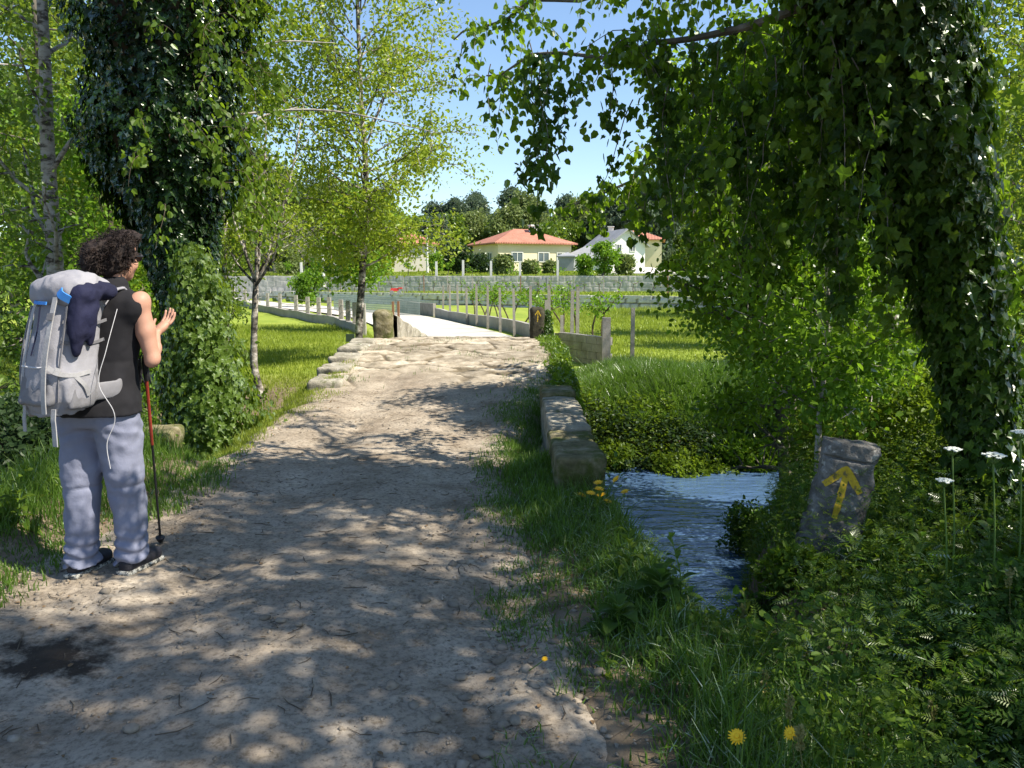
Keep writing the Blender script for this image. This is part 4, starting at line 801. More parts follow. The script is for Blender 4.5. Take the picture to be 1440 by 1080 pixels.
at_tree('alder', 'dense dark alder filling the middle right between stream and ivy tree', 1180, 730, 7.2, [(1175, 560, 0), (1160, 400, 0), (1140, 220, 0), (1120, 60, 0)], .06, 114, limbs=30, lsize=.06, per=14, subs=7, sig=.15, mat='alder', R=1.1, t0=.25, keep=kg(960, 560))
at_tree('alder', 'lower alder whose outer twigs hang over the right field', 1120, 680, 9.6, [(1110, 520, 0), (1085, 380, 0), (1040, 250, 0)], .06, 115, limbs=26, lsize=.07, per=13, subs=7, sig=.17, mat='lime', R=1.5, t0=.3, keep=kg(905, 570))
rw = ['tree of the right wood directly behind the ivy tree', 'yellow-green tree at the right frame edge behind the ivy tree', 'tall tree of the right wood reaching the top corner', 'far tree seen right of the ivy column', 'bright tree behind the alders at the far end of the right field', 'background tree at the right end of the stone field wall']
for k, (x, y, h, R, sz, mt) in enumerate([(7.2, 11.0, 5.4, 1.6, .085, 'left'), (8.3, 12.6, 5.6, 1.8, .09, 'young'), (9.6, 14.5, 10.5, 2.6, .11, 'young'), (11.5, 19, 9.5, 2.8, .13, 'left'), (9.4, 24, 8, 2.4, .14, 'lime'), (13.5, 36, 9, 3.2, .2, 'left')]):
    LT_('wood_tree', rw[k], x, y, h, .1, (.3, .2), 120+k, mt, 'bark', R=R, limbs=26, lsize=sz, per=11, subs=7, sig=.25, t0=.12)
# two trees beside the viewer that shade the track
for k, (x, y, h, R) in enumerate([(4.3, .6, 7.5, 2.3), (6.1, 2.2, 9, 2.3)]):
    LT_('shade_tree', ['leafy tree just outside the frame on the right', 'tall leafy tree at the right frame edge beside the ivy tree', 'tall leafy tree behind the viewer on the right bank'][k], x, y, h, .09, (-.4, .2), 130+k, 'alder', R=R, limbs=26, lsize=.1, per=20, subs=7, clusters=3, sig=.16, t0=.38)
for k, (x, y, r, n, mt, sz, lb_) in enumerate([(1.35, 11.8, (.6, .4, .22), 4000, 'herb', .06, 'leafy bush on the far bank next to the bridge'), (2.6, 11.6, (.7, .4, .24), 4500, 'herb', .06, 'leafy bush in the middle of the far bank'), (3.7, 11.9, (.8, .5, .34), 8000, 'alder', .06, 'bush at the right end of the far bank under the alders'), (5.6, 12.2, (1.1, .8, .8), 7000, 'herb', .07, 'far bank bush seen between the alder trunks'),
    (2.75, 6.6, (.4, .4, .42), 5000, 'herb', .04, 'leafy shrub just behind the waymark stone'), (3.3, 6.0, (.55, .5, .55), 8000, 'herb', .045, 'shrub between waymark stone and ivy trunk'), (3.6, 5.2, (.5, .4, .6), 8000, 'herbd', .05, 'dark shrub at the foot of the ivy-clad right tree'), (2.3, 3.2, (.6, .5, .26), 9000, 'herbd', .035, 'low dark shrub in front of the waymark stone'), (3.0, 3.6, (.6, .5, .45), 9000, 'herb', .035, 'feathery green plant mass at the right frame edge'), (1.95, 2.6, (.4, .35, .25), 7000, 'herbd', .03, 'low dark plants near the bottom right corner'), (1.6, 4.25, (.2, .2, .13), 1800, 'ivyl', .035, 'sunlit yellowish leafy tuft at the left foot of the waymark stone'), (2.12, 4.2, (.28, .2, .15), 3000, 'ivyl', .04, 'sunlit leafy tuft at the right foot of the waymark stone'), (.78, 11.2, (.25, .6, .5), 4000, 'ivy', .06, 'ivy hanging over the right side of the bridge end')]):
    shrub(lb_, (x, y, root_z(x, y)), r, n, sz, mt, 'leaf', 140+k, stems=10)
for k, (u, v, Y, rr_, hh, lb_) in enumerate([(905, 800, 5.0, .13, .34, 'feathery dark plant standing against the water below the parapet'), (935, 860, 4.2, .1, .26, 'small feathery plant at the left edge of the water'), (1030, 870, 4.1, .14, .26, 'bushy little plant at the near edge of the stream'), (1075, 850, 4.4, .12, .3, 'wispy plant at the right edge of the water'), (1075, 740, 6.3, .16, .42, 'leafy plant leaning over the right side of the stream'), (1060, 690, 8.0, .3, .5, 'bush overhanging the water at its far right corner')]):
    p = at(u, v, Y); z_ = root_z(p[0], p[1]); shrub(lb_, (float(p[0]), float(p[1]), max(z_, WATER)), (rr_, rr_, hh*.55), 900 if rr_ < .2 else 3000, .03 if rr_ < .2 else .045, 'herbd' if k % 2 else 'herb', 'leaf', 190+k, stems=16, lump=.4, shell=.1)
VF = ivy_cover([(xc+.16, 14.1, .25), (xc+.15, 14.1, .9)], np.array([.2, .06]), 900, .05, 95, 'ivy', .3, 0, .5)
rng = np.random.default_rng(97); lb = LB(); n = 5200; yy_ = rng.uniform(8.7, 14.3, n); q = rng.random(n)**1.4; xx_ = .66+.16*rng.random(n)+.1*fbm(yy_*1.5, yy_*0, None, 2, 7)-.22*(q < .12)*rng.random(n); zz_ = path_z(0, yy_)+.07-q*(.35+.5*(.5+fbm(yy_*1.1, yy_*0, None, 2, 8)))
lb.add(leaves(np.stack((xx_, yy_, zz_), 1), nrm(rdir(n, rng)+np.array((0, 0, -1.))), nrm(rdir(n, rng)+np.array((.5, -.5, .6))), .055, 'ivy', rng)); o = lb.build('ivy_curtain', M['ivyl']); tag(o, 'ivy and weeds creeping over the right-hand edge of the bridge', 'ivy', kind='stuff')
grass('edge_grass', 'tufts of grass growing on the bridge edge and between the slabs', 9000, (-2.6, .8), (8.6, 14), lambda x, y: .06+.08*ss(.3, .7, x), 'grass', 28, .003, lambda x, y: np.maximum(ss(.3, .75, x+.3*en(x, y, 1.7)), ss(.22, .34, en(x, y, 1.9, 55))*.5))
grass('edge_grass', 'weedy grass tufts along the right side of the dirt track in the foreground', 16000, (-.3, 1.1), (1.5, 5.2), lambda x, y: .07+.1*ss(.1, .5, seg_d(x, y)), 'grass', 29, .003, lambda x, y: ss(-.22, .15, seg_d(x, y)+.7*en(x, y, 3.1, 12))*(1-.5*notch(x, y)), .7, .9)
o = empty('ivy_patch', (xc+.16, 14.1, .25), 'ivy spilling down beside the dark arrow stone at the bridge end', 'ivy'); mesh_np('foliage', VF[0], VF[1], M['ivy'], o)
# ---------------------------------------------------------------- individual herbs and flowers
M['stem'] = prin('green_stem', [(.3, (.06, .12, .02)), (.7, (.14, .22, .05))], 9, .7, .1)
M['petal'] = prin('yellow_petal', [(.3, (.8, .42, .01)), (.7, (.9, .58, .02))], 20, .6, 0)
M['white'] = prin('white_floret', [(.3, (.55, .58, .5)), (.7, (.78, .8, .74))], 30, .7, 0)
def flower(x, y, h, r, label, seed, group=None, tilt=.5):
    rng = np.random.default_rng(seed); z = float(surf(x, y)); root = empty('yellow_flower', (x, y, z), label, 'flower', group); top = np.array((x+rng.normal()*.03, y+rng.normal()*.03, z+h))
    mb = MB(); mb.tube(curve([(x, y, z), ((x+top[0])/2+rng.normal()*.02, (y+top[1])/2, z+h*.55), top], 8), .0022, 5, False); mb.build('stem', M['stem'], root)
    n = 16; Nd = nrm(np.array((rng.normal()*.3, -tilt, 1.))); a1 = nrm(np.cross(Nd, (1., 0, 0))); a2 = np.cross(Nd, a1); V = []; F = []
    for ring, (rr, up) in enumerate(((1, .12), (.68, .35))):
        for k in range(n):
            a = 2*math.pi*(k+.5*ring)/n; d = a1*math.cos(a)+a2*math.sin(a); s = -a1*math.sin(a)+a2*math.cos(a); L_ = r*rr*(.85+.3*rng.random()); m_ = len(V)
            V += [top-s*r*.03, top+s*r*.03, top+d*L_*.6+s*r*.13+Nd*r*up*.6, top+d*L_+s*r*.05+Nd*r*up*.7, top+d*L_-s*r*.05+Nd*r*up*.7, top+d*L_*.6-s*r*.13+Nd*r*up*.6]; F += [(m_, m_+1, m_+2, m_+5), (m_+5, m_+2, m_+3, m_+4)]
    mesh_np('petals', np.array(V), np.array(F), M['petal'], root)
    mb = MB(); mb.tube([top-Nd*.006, top+Nd*r*.22], [r*.2, r*.26], 8); mb.build('flower_centre', M['petal'], root)
def fl(u, v, Y, r, label, seed, **k): p = at(u, v, Y); flower(float(p[0]), float(p[1]), max(.05, float(p[2]-surf(p[0], p[1]))), r, label, seed, **k)
fl(1035, 1043, 2.12, .027, 'larger yellow flower at the bottom edge, left of a pair', 1); fl(1107, 1027, 2.2, .024, 'yellow flower right of the larger one at the bottom edge', 2); fl(742, 913, 2.85, .012, 'lone tiny yellow flower growing at the edge of the gravel', 3)
for k, (u, v) in enumerate([(838, 700), (846, 706), (855, 715), (828, 690), (861, 680), (850, 685), (822, 705), (872, 700)]): fl(u, v-8, 4.75+.05*k, .03, 'yellow flower in the cluster below the end of the stone parapet', 10+k, group='yellow flowers by the parapet', tilt=.2)
def umbel(u, v, Y, r, label, seed):
    rng = np.random.default_rng(seed); top = at(u, v, Y); x, y = top[0]+.05, top[1]+.02; z = float(surf(x, y)); root = empty('cow_parsley', (x, y, z), label, 'wildflower'); mb = MB(); hub = top-np.array((0, 0, r*.9))
    mb.tube(curve([(x, y, z), ((x+hub[0])/2+.02, (y+hub[1])/2, (z+hub[2])/2), hub], 10), .0035, 6, False); wb = []
    ico, fi = bmesh_ico(1)
    for k in range(16):
        a = k*2.4; q = math.sqrt((k+.5)/16); e = top+np.array((math.cos(a)*r*q, math.sin(a)*r*q*.95, -.25*r*q*q)); mb.tube([hub, e], .0012, 4, False)
        for m_ in range(22): b = m_*2.4; s = math.sqrt(m_/22)*r*.2; wb.append(e+np.array((math.cos(b)*s, math.sin(b)*s, .004*rng.random()+.006)))
    mb.build('stem', M['stem'], root); W = np.array(wb); n = len(W); V = (W[:, None]+ico[None]*.0042*np.array((1, 1, .6))).reshape(-1, 3); F = (fi[None]+np.arange(n)[:, None, None]*len(ico)).reshape(-1, 3); mesh_np('flower_head', V, F, M['white'], root)
    lb = LB(); c = np.array([(x, y, z+.15), (x+.04, y, z+.25), (x-.05, y-.03, z+.1)]); lb.add(cloud_leaves(c, 50, .06, .035, 'leaf', rng)); lb.build('leaves', M['herb'], root)
umbel(1398, 640, 3.3, .044, 'largest domed white umbel flower near the right frame edge', 1); umbel(1340, 632, 3.5, .034, 'flat white umbel left of the largest one', 2); umbel(1436, 608, 3.4, .036, 'white umbel cut by the right frame edge', 3); umbel(1328, 676, 3.4, .033, 'lowest white umbel beside the waymark stone', 4)
def broad(x, y, h, n, L_, label, seed, mat='herbd', kind='long', name='broadleaf_plant'):
    rng = np.random.default_rng(seed); z = float(terrain(x, y)); root = empty(name, (x, y, z), label, 'plant'); mb = MB(); lb = LB(); top = np.array((x+rng.normal()*.04, y, z+h)); P = curve([(x, y, z-.02), ((x+top[0])/2+.02, y, z+h/2), top], 12); mb.tube(P, np.linspace(.006, .002, 12), 5, False); mb.build('stem', M['stem'], root)
    f = np.linspace(.02, 1, n); q = np.array([P[int(a*11)] for a in f]); a = np.arange(n)*2.4; el = .1+.9*f; T = np.stack((np.cos(a)*np.cos(el), np.sin(a)*np.cos(el), np.sin(el)), 1); Nn = np.array((0, 0, 1.))-.0*T
    n0 = 7; V0 = []; F0 = []
    for k in range(n):      # long arching blade of several segments
        Lk = L_*(1.15-.6*f[k])*(.8+.4*rng.random()); wk = Lk*(.16 if kind == 'long' else .26); s = nrm(np.cross(T[k], (0, 0, 1.))); m_ = len(V0)
        for j in range(n0+1):
            t = j/n0; c = q[k]+T[k]*Lk*t+np.array((0, 0, -.45*Lk*t*t)); ww = wk*math.sin(math.pi*min(.98, .08+.9*t))**.8; lift = np.array((0, 0, ww*.35))
            V0 += [c-s*ww+lift, c, c+s*ww+lift]
        for j in range(n0): b = m_+3*j; F0 += [(b, b+1, b+4, b+3), (b+1, b+2, b+5, b+4)]
    mesh_np('leaves', np.array(V0), np.array(F0), M[mat], root, True)
for k, (u, v, Y, h, n, L_, mt, lb_) in enumerate([(957, 900, 3.55, .36, 16, .14, 'herbd', 'upright dark plant with long pointed leaves against the water'), (905, 905, 3.3, .18, 22, .2, 'herbd', 'large rosette of broad green leaves at the track edge'), (860, 930, 3.1, .12, 18, .17, 'herbd', 'leafy rosette nearest the gravel'), (880, 860, 3.7, .25, 18, .17, 'herb', 'bright upright plant above the big rosette'), (830, 770, 4.4, .2, 14, .13, 'herb', 'leafy weed below the parapet end'), (900, 985, 2.75, .08, 14, .1, 'herbd', 'small flat rosette under the big leaf clump'), (795, 560, 8.7, .3, 24, .16, 'ivyl', 'bright green mullein-like plant behind the parapet'), (1000, 930, 3.1, .16, 14, .12, 'herb', 'small leafy plant at the bank notch'), (850, 1000, 2.7, .07, 10, .08, 'herb', 'tiny leafy seedling on the gravel edge'), (1130, 860, 3.6, .22, 16, .14, 'herbd', 'leafy plant left of the stone foot'), (1240, 960, 3.0, .2, 18, .16, 'herbd', 'broad-leaved plant in the dark bottom right'), (1350, 1000, 2.7, .2, 18, .15, 'herb', 'broad-leaved plant at the lower right corner'), (1290, 880, 3.4, .25, 16, .15, 'herb', 'leafy plant right of the waymark stone')]):
    p = gnd(u, v, -.15 if u < 1100 else -.2); broad(float(p[0]) if k != 6 else .62, float(p[1]) if k != 6 else 8.7, h, n, L_, lb_, 160+k, mt, 'wide' if k in (1, 2, 6) else 'long')
rng = np.random.default_rng(171)
for k in range(16):
    x = rng.uniform(1.0, 3.2); y = rng.uniform(2.3, 4.4)+.35*(x-1); broad(x, y, rng.uniform(.28, .5), 16, rng.uniform(.12, .19), 'leafy dock plant standing in the undergrowth of the right bank', 600+k, ['herb', 'herbd', 'ivyl'][k % 3], 'wide' if k % 2 else 'long', 'dock_plant')
for o in [q for q in COL.objects if q.name.startswith('dock_plant')]: o['group'] = 'dock plants on the right bank'
for k in range(9):
    x = rng.uniform(-3.5, -2.75); y = rng.uniform(2.6, 7.5); broad(x, y, rng.uniform(.15, .3), 14, rng.uniform(.09, .15), 'leafy weed growing in the grass of the left verge', 640+k, 'herb', 'wide' if k % 2 else 'long', 'verge_weed')
for o in [q for q in COL.objects if q.name.startswith('verge_weed')]: o['group'] = 'weeds on the left verge'
rng = np.random.default_rng(170)
for k, (u, v, Y, h) in enumerate([(1090, 905, 3.2, .45), (1045, 870, 3.3, .3), (1010, 900, 3.2, .3), (1075, 965, 2.7, .3), (1110, 1005, 2.2, .24), (1125, 1050, 2.05, .2), (1310, 1010, 2.5, .25), (1420, 820, 3.0, .35)]):
    top = at(u, v, Y); z = float(surf(top[0], top[1])); root = empty('seeding_grass', (top[0], top[1], z), 'single tall grass stalk with a pale seed head in the lower right', 'grass stalk', 'grass stalks with seed heads'); mb = MB(); mb.tube(curve([(top[0]+.03, top[1], z), (top[0]+.02, top[1], (z+top[2])/2), top], 8), .0015, 4, False); mb.build('stalk', M['grassd'], root)
    c = np.array([top+np.array((0, 0, q)) for q in np.linspace(-.01, .05, 8)]); lb = LB(); lb.add(cloud_leaves(c, 7, .005, .016, 'leaf', rng, 0, -1)); lb.build('seed_head', M['grassd'], root)
# ---------------------------------------------------------------- field walls, fences, vineyard, houses, hill
def stone_wall(name, label, fy, x0, x1, zb, zt, mat, course=.28, seed=1, thick=.35, rough=.04):
    n = int((x1-x0)/.12); xs = np.linspace(x0, x1, n); m_ = int((zt-zb)/.06)+2; zs = np.linspace(0, 1, m_); X, T = np.meshgrid(xs, zs, indexing='ij'); Zb = terrain(X, fy(X)-.6)-.25; Zt = np.full_like(X, zt)+.03*fbm(X*.8, X*0, None, 3, seed)
    Zz = Zb+(Zt-Zb)*T; H = Zz/course; row = np.floor(H+.25*fbm(X*.7, Zz*2, None, 2, seed)); cx = X/(.55)+row*.37+.4*fbm(X*.6, row, None, 2, seed+1); e = np.minimum(np.abs(H-np.round(H))*1.1, np.abs(cx-np.round(cx))); d = rough*ss(0, .16, e)+rough*.8*(_h(np.round(cx+.5), row, row*0, seed)-.5)+.02*fbm(X*4, Zz*4, None, 2, seed)
    Yf = fy(X)-d; V = np.stack((X, Yf, Zz), -1); a = (np.arange(n-1)[:, None]*m_+np.arange(m_-1)[None]).ravel(); F = np.stack((a, a+m_, a+m_+1, a+1), 1)
    top = np.stack((xs, fy(xs)+thick, Zt[:, -1]), -1); bk = np.stack((xs, fy(xs)+thick, Zb[:, 0]), -1); i0 = n*m_; k = np.arange(n-1); F2 = np.stack((k*m_+m_-1, (k+1)*m_+m_-1, i0+k+1, i0+k), 1); F3 = np.stack((i0+k, i0+k+1, i0+n+k+1, i0+n+k), 1)
    J = np.concatenate(((1-ss(.02, .1, e)).ravel(), np.zeros(2*n))); return tag(mesh_np(name, np.vstack((V.reshape(-1, 3), top, bk)), np.vstack((F, F2, F3)), mat, None, False, {'joint': J}), label, 'wall')
def jointed(key, name, stops, dark, sc):
    m, nt, N, L = new(name); p = N('ShaderNodeBsdfPrincipled'); o = N('ShaderNodeOutputMaterial'); L(p.outputs[0], o.inputs[0]); tc = N('ShaderNodeTexCoord').outputs['Object']
    c = ramp(N, L, noise_n(N, L, sc, 7, .75, tc), stops); a = N('ShaderNodeAttribute'); a.attribute_name = 'joint'; c = mixc(N, L, a.outputs['Fac'], c, dark); L(c, p.inputs['Base Color']); p.inputs['Roughness'].default_value = .95; M[key] = m
jointed('wallst', 'wall_granite', [(.3, (.4, .38, .36)), (.5, (.58, .56, .53)), (.7, (.68, .66, .63))], (.16, .15, .13), 2.2)
jointed('terrst', 'terrace_stone', [(.3, (.32, .31, .29)), (.5, (.43, .42, .4)), (.7, (.52, .51, .48))], (.37, .36, .34), 1.0)
M['wallg'] = prin('grey_wall', [(.3, (.24, .23, .21)), (.6, (.34, .33, .3)), (.8, (.42, .41, .38))], 1.2, .95, .4, .02, 5)
stone_wall('field_wall', 'pale granite block wall closing the far side of the fields', wall1_y, -24, 26, -.35, .44, M['wallst'], .26, 3, .35, .08)
stone_wall('terrace_wall', 'grey upper terrace wall behind the strip of young vines', wall2_y, -26, 26, .3, 1.62, M['terrst'], .4, 4, .3, .02)
rng = np.random.default_rng(200)
def post(x, y, z, h, w_, label, group, name='fence_post', mat='cblock', cat='post', tilt=0, rz=0):
    mb = MB(); mb.box((0, 0, h/2-.1), (w_, w_, h+.2), 0, (.9, .9)); o = mb.build(name, M[mat]); o.location = (x, y, z); o.rotation_euler = (tilt, tilt*.6, rz); return tag(o, label, cat, group)
M['wood'] = prin('brown_wood', [(.3, (.16, .08, .04)), (.7, (.3, .17, .09))], 6, .85, .5, .01, 20, (1, 1, .2))
# left field fence on a low wall
A0 = gnd(514, 468, -.35); A1 = gnd(375, 425, -.35); PA = curve([(-4.75, 25.5), (-7.2, 31.5), (-11.6, 40), (-19.8, 57)], 40)
fw = empty('low_wall', (PA[0][0], PA[0][1], -.4), 'low concrete plinth wall between the left field and the road', 'wall')
mb = MB(); V = []
for q in range(40):
    x, y = PA[q]; z = float(terrain(x, y)); V += [(x-.09, y-.05, z-.2), (x+.09, y+.05, z-.2), (x+.09, y+.05, z+.34), (x-.09, y-.05, z+.34)]
mb.add(V, [(4*k+j, 4*k+(j+1) % 4, 4*k+4+(j+1) % 4, 4*k+4+j) for k in range(39) for j in range(4)]+[(3, 2, 1, 0), (156, 157, 158, 159)]); mb.build('plinth', M['wallg'], fw)
mb = MB()
for zz in (.6, .85): mb.tube(np.column_stack((PA, terrain(PA[:, 0], PA[:, 1])+zz)), .012, 4, False)
mb.build('wire', M['cblock'], fw)
for k in range(13):
    x, y = PA[int(k*39/12)]; post(x, y, float(terrain(x, y)), 1.05, .16, 'concrete post standing on the low wall along the left field', 'posts of the left field fence')
# mesh fence across the road bend
M['mesh'] = prin('green_mesh', [(.3, (.14, .2, .18)), (.7, (.22, .28, .26))], 2, .7, 0)
g0 = at(470, 440, 46); g1 = at(590, 440, 37.5); gm = empty('mesh_fence', (g0[0], g0[1], -.35), 'green mesh fence along the far side of the road bend', 'fence'); mb = MB(); n = 90
for k in range(n+1):
    t = k/n; x = g0[0]+(g1[0]-g0[0])*t; y = g0[1]+(g1[1]-g0[1])*t; mb.box((x, y, .1), (.03, .03, .9))
for zz in np.linspace(-.3, .5, 8): mb.tube([(g0[0], g0[1]-.02, zz), (g1[0], g1[1]-.02, zz)], .01, 4, False)
mb.build('mesh_panel', M['mesh'], gm)
# right: low wall of the vineyard along the road, then block wall
def lowwall(name, label, pts, h, mat, th=.14, z0=None):
    P = np.array(pts, float); mb = MB(); V = []
    for q, (x, y) in enumerate(P):
        t = P[min(q+1, len(P)-1)]-P[max(q-1, 0)]; t /= np.linalg.norm(t); nn = np.array((-t[1], t[0]))*th/2; z = float(terrain(x, y)) if z0 is None else z0; hh = h[q] if hasattr(h, '__len__') else h
        V += [(x-nn[0], y-nn[1], z-.4), (x+nn[0], y+nn[1], z-.4), (x+nn[0], y+nn[1], z+hh), (x-nn[0], y-nn[1], z+hh)]
    k = len(P); mb.add(V, [(4*q+j, 4*q+(j+1) % 4, 4*q+4+(j+1) % 4, 4*q+4+j) for q in range(k-1) for j in range(4)]+[(3, 2, 1, 0), tuple(4*k-4+j for j in range(4))]); return tag(mb.build(name, mat), label, 'wall')
PR = curve([(1.25, 19.2), (.75, 22.5), (-.1, 27), (-3.5, 37)], 30)
lowwall('low_wall', 'low rendered wall between the road and the vines beyond the bridge', PR, .42, M['wallg'])
lowwall('low_wall', 'dark low wall closing the road bend with weeds before it', [(-3.6, 37.2), (-4.6, 40), (-6.3, 44)], .62, M['cblock'])
# block wall with courses
bw = empty('block_wall', (1.3, 18.9, -.4), 'short wall of grey concrete blocks right of the bridge end', 'wall'); mb = MB()
a = at(783, 480, 18.2); b_ = at(850, 480, 16.6); L_ = math.hypot(b_[0]-a[0], b_[1]-a[1]); ang = math.atan2(b_[1]-a[1], b_[0]-a[0])
for r in range(4):
    n = 5
    for k in range(n):
        t = (k+.5+(.5 if r % 2 else 0))/n
        if t > 1: t = .96; w_ = .08*L_
        else: w_ = L_/n*.97
        mb.box((a[0]+(b_[0]-a[0])*t, a[1]+(b_[1]-a[1])*t, -.42+r*.17+.085), (w_, .15, .162), ang)
mb.build('blocks', M['cblock'], bw); c = (a+b_)/2; mb = MB(); mb.box((c[0], c[1]+.0, -.1), (L_*.98, .13, .66), ang); mb.build('mortar', M['mosstone'], bw)
p = at(852, 500, 16.4); post(p[0], 16.4, -.45, 1.12, .18, 'stout concrete gatepost at the right end of the block wall', None, 'gate_post')
p = at(889, 499, 18.2); post(p[0], 18.2, -.4, 1.2, .09, 'thin concrete post standing alone in the right field', None)
p = at(849, 475, 17.3); post(p[0], 17.3, -.4, .95, .12, 'shorter dark post just behind the stout gatepost', None, mat='wood')
M['vinel'] = M['lime']
def vine(x, y, h, seed, group, label, lean=0, ls=.09, nl=60, par=True):
    rng = np.random.default_rng(seed); z = float(terrain(x, y)); root = empty('grapevine', (x, y, z), label, 'vine', group); mb = MB(); top = np.array((x+lean, y, z+h*.6))
    P = curve([(x, y, z-.05), (x+lean*.4+rng.normal()*.05, y, z+h*.3), top], 8); mb.tube(P, np.linspace(.035, .022, 8), 5, False); cl = [top]
    for k in range(4): e = top+np.array((rng.normal()*.28, rng.normal()*.1, h*rng.uniform(.1, .45))); mb.tube(curve([top, (top+e)/2+rng.normal(size=3)*.03, e], 5), np.linspace(.016, .006, 5), 4, False); cl += [e, (e+top)/2]
    mb.build('trunk', M['twig'], root); lb = LB(); lb.add(cloud_leaves(np.array(cl), nl//9, .11, ls, 'leaf', rng)); lb.build('foliage', M['lime'], root)
for k in range(17):
    t = k/16; x = 1.6-(1.6+2.6)*t+.1*rng.normal(); y = 20.5+(36.5-20.5)*t
    vine(x+.9, y+.6, 1.35+.2*rng.random(), 210+k, 'vines along the road wall', 'young staked grapevine in the row behind the low road wall', .2*rng.normal(), .1, 120)
for k in range(11):
    t = k/10; x = 1.35-(1.35+3.3)*t; y = 19.6+(36.8-19.6)*t; post(x+.12, y, -.4, 1.45+.25*rng.random(), .085, 'weathered concrete stake behind the low road wall', 'stakes along the road wall', 'vineyard_stake', tilt=rng.normal()*.03)
for k, (u, h) in enumerate([(768, 1.1), (812, 1.45), (790, .7)]):
    p = at(u, 470, 21); post(p[0], 21, -.4, h+.2, .09, ['thin stake right of the dark arrow stone', 'tall stake rising between arrow stone and gatepost', 'short broken stake beside the tall one'][k], None, 'vineyard_stake', 'cblock')
for k, u in enumerate((553, 559)): p = at(u, 450, 30); post(p[0], 30+k*.3, -.35, .95, .09, ['left brown wooden post at the road bend', 'right brown wooden post at the road bend'][k], None, 'wooden_post', 'wood')
# small dark sign
p = at(495, 478, 16.4); sg = empty('small_sign', (p[0], 16.4, -.2), 'small dark green sign box on a short post beside the young tree', 'sign'); mb = MB(); mb.box((p[0], 16.4, .02), (.04, .04, .6)); mb.build('post', M['wood'], sg); mb = MB(); q = at(495, 475, 16.4); mb.box((q[0]-.03, 16.37, q[2]), (.17, .05, .16)); mb.build('panel', prin('dark_green', [(.3, (.03, .05, .03)), (.7, (.05, .08, .05))], 4), sg)
# terrace strip: young vines + thin posts
for k in range(26):
    t = k/25; x = -16+t*26; y = float(wall1_y(x))*.45+float(wall2_y(x))*.55; vine(x, y, 1.0, 240+k, 'young vines on the terrace strip', 'small bare young vine on the strip between the two walls', .1*rng.normal(), .09, 22)
for k, u in enumerate((420, 477, 554, 588, 625, 663, 732, 803, 840, 915)):
    x = at(u, 400, 52)[0]; y = float(wall1_y(x))+1.2; post(x, y, float(terrain(x, y)), 1.25, .06, 'thin dark post on the strip between the two walls', 'posts on the terrace strip', mat='cblock' if k % 3 else 'wood')
# strip grass, meadows
grass('strip_grass', 'bright grass on the narrow strip between the two walls', 30000, (-24, 16), (44, 64), lambda x, y: .16+0*x, 'grassy', 19, .03, lambda x, y: (y > wall1_y(x)+.5)*(y < wall2_y(x)-.4)*1.)
grass('vineyard_grass', 'rough yellow-green grass of the upper vineyard terrace', 60000, (-40, 30), (56, 84), lambda x, y: .16+.1*en(x, y, .3), 'grassy', 20, .04, lambda x, y: (y > wall2_y(x)+.5)*1.)
M['wh'] = prin('white_render', [(.3, (.66, .66, .64)), (.7, (.76, .76, .74))], .6, .9, .1); M['cream'] = prin('cream_render', [(.3, (.6, .52, .35)), (.7, (.68, .6, .42))], .5, .9, .1); M['pinkr'] = prin('pale_pink_render', [(.3, (.5, .46, .42)), (.7, (.58, .54, .5))], .5, .9, .1); M['greyr'] = prin('grey_cladding', [(.3, (.2, .21, .22)), (.7, (.3, .31, .33))], .7, .8, .1)
M['pane'] = prin('window_pane', [(.3, (.05, .07, .08)), (.7, (.1, .13, .14))], 1, .25, 0, spec=.6); M['frame'] = prin('window_frame', [(.3, (.55, .55, .52)), (.7, (.65, .65, .62))], 1, .6, 0)
def tile_mat():
    m, nt, N, L = new('roof_tile'); p = N('ShaderNodeBsdfPrincipled'); o = N('ShaderNodeOutputMaterial'); L(p.outputs[0], o.inputs[0]); tc = N('ShaderNodeTexCoord').outputs['Object']
    n = noise_n(N, L, .9, 6, .7, tc); c = ramp(N, L, n, [(.3, (.3, .12, .075)), (.6, (.42, .18, .12)), (.8, (.5, .25, .18))]); L(c, p.inputs['Base Color']); p.inputs['Roughness'].default_value = .85
    wv = N('ShaderNodeTexWave'); wv.inputs['Scale'].default_value = 1.6; L(tc, wv.inputs[0]); b = N('ShaderNodeBump'); b.inputs['Strength'].default_value = .8; b.inputs['Distance'].default_value = .06; L(wv.outputs[1], b.inputs['Height']); L(b.outputs[0], p.inputs['Normal']); return m
M['tile'] = tile_mat()
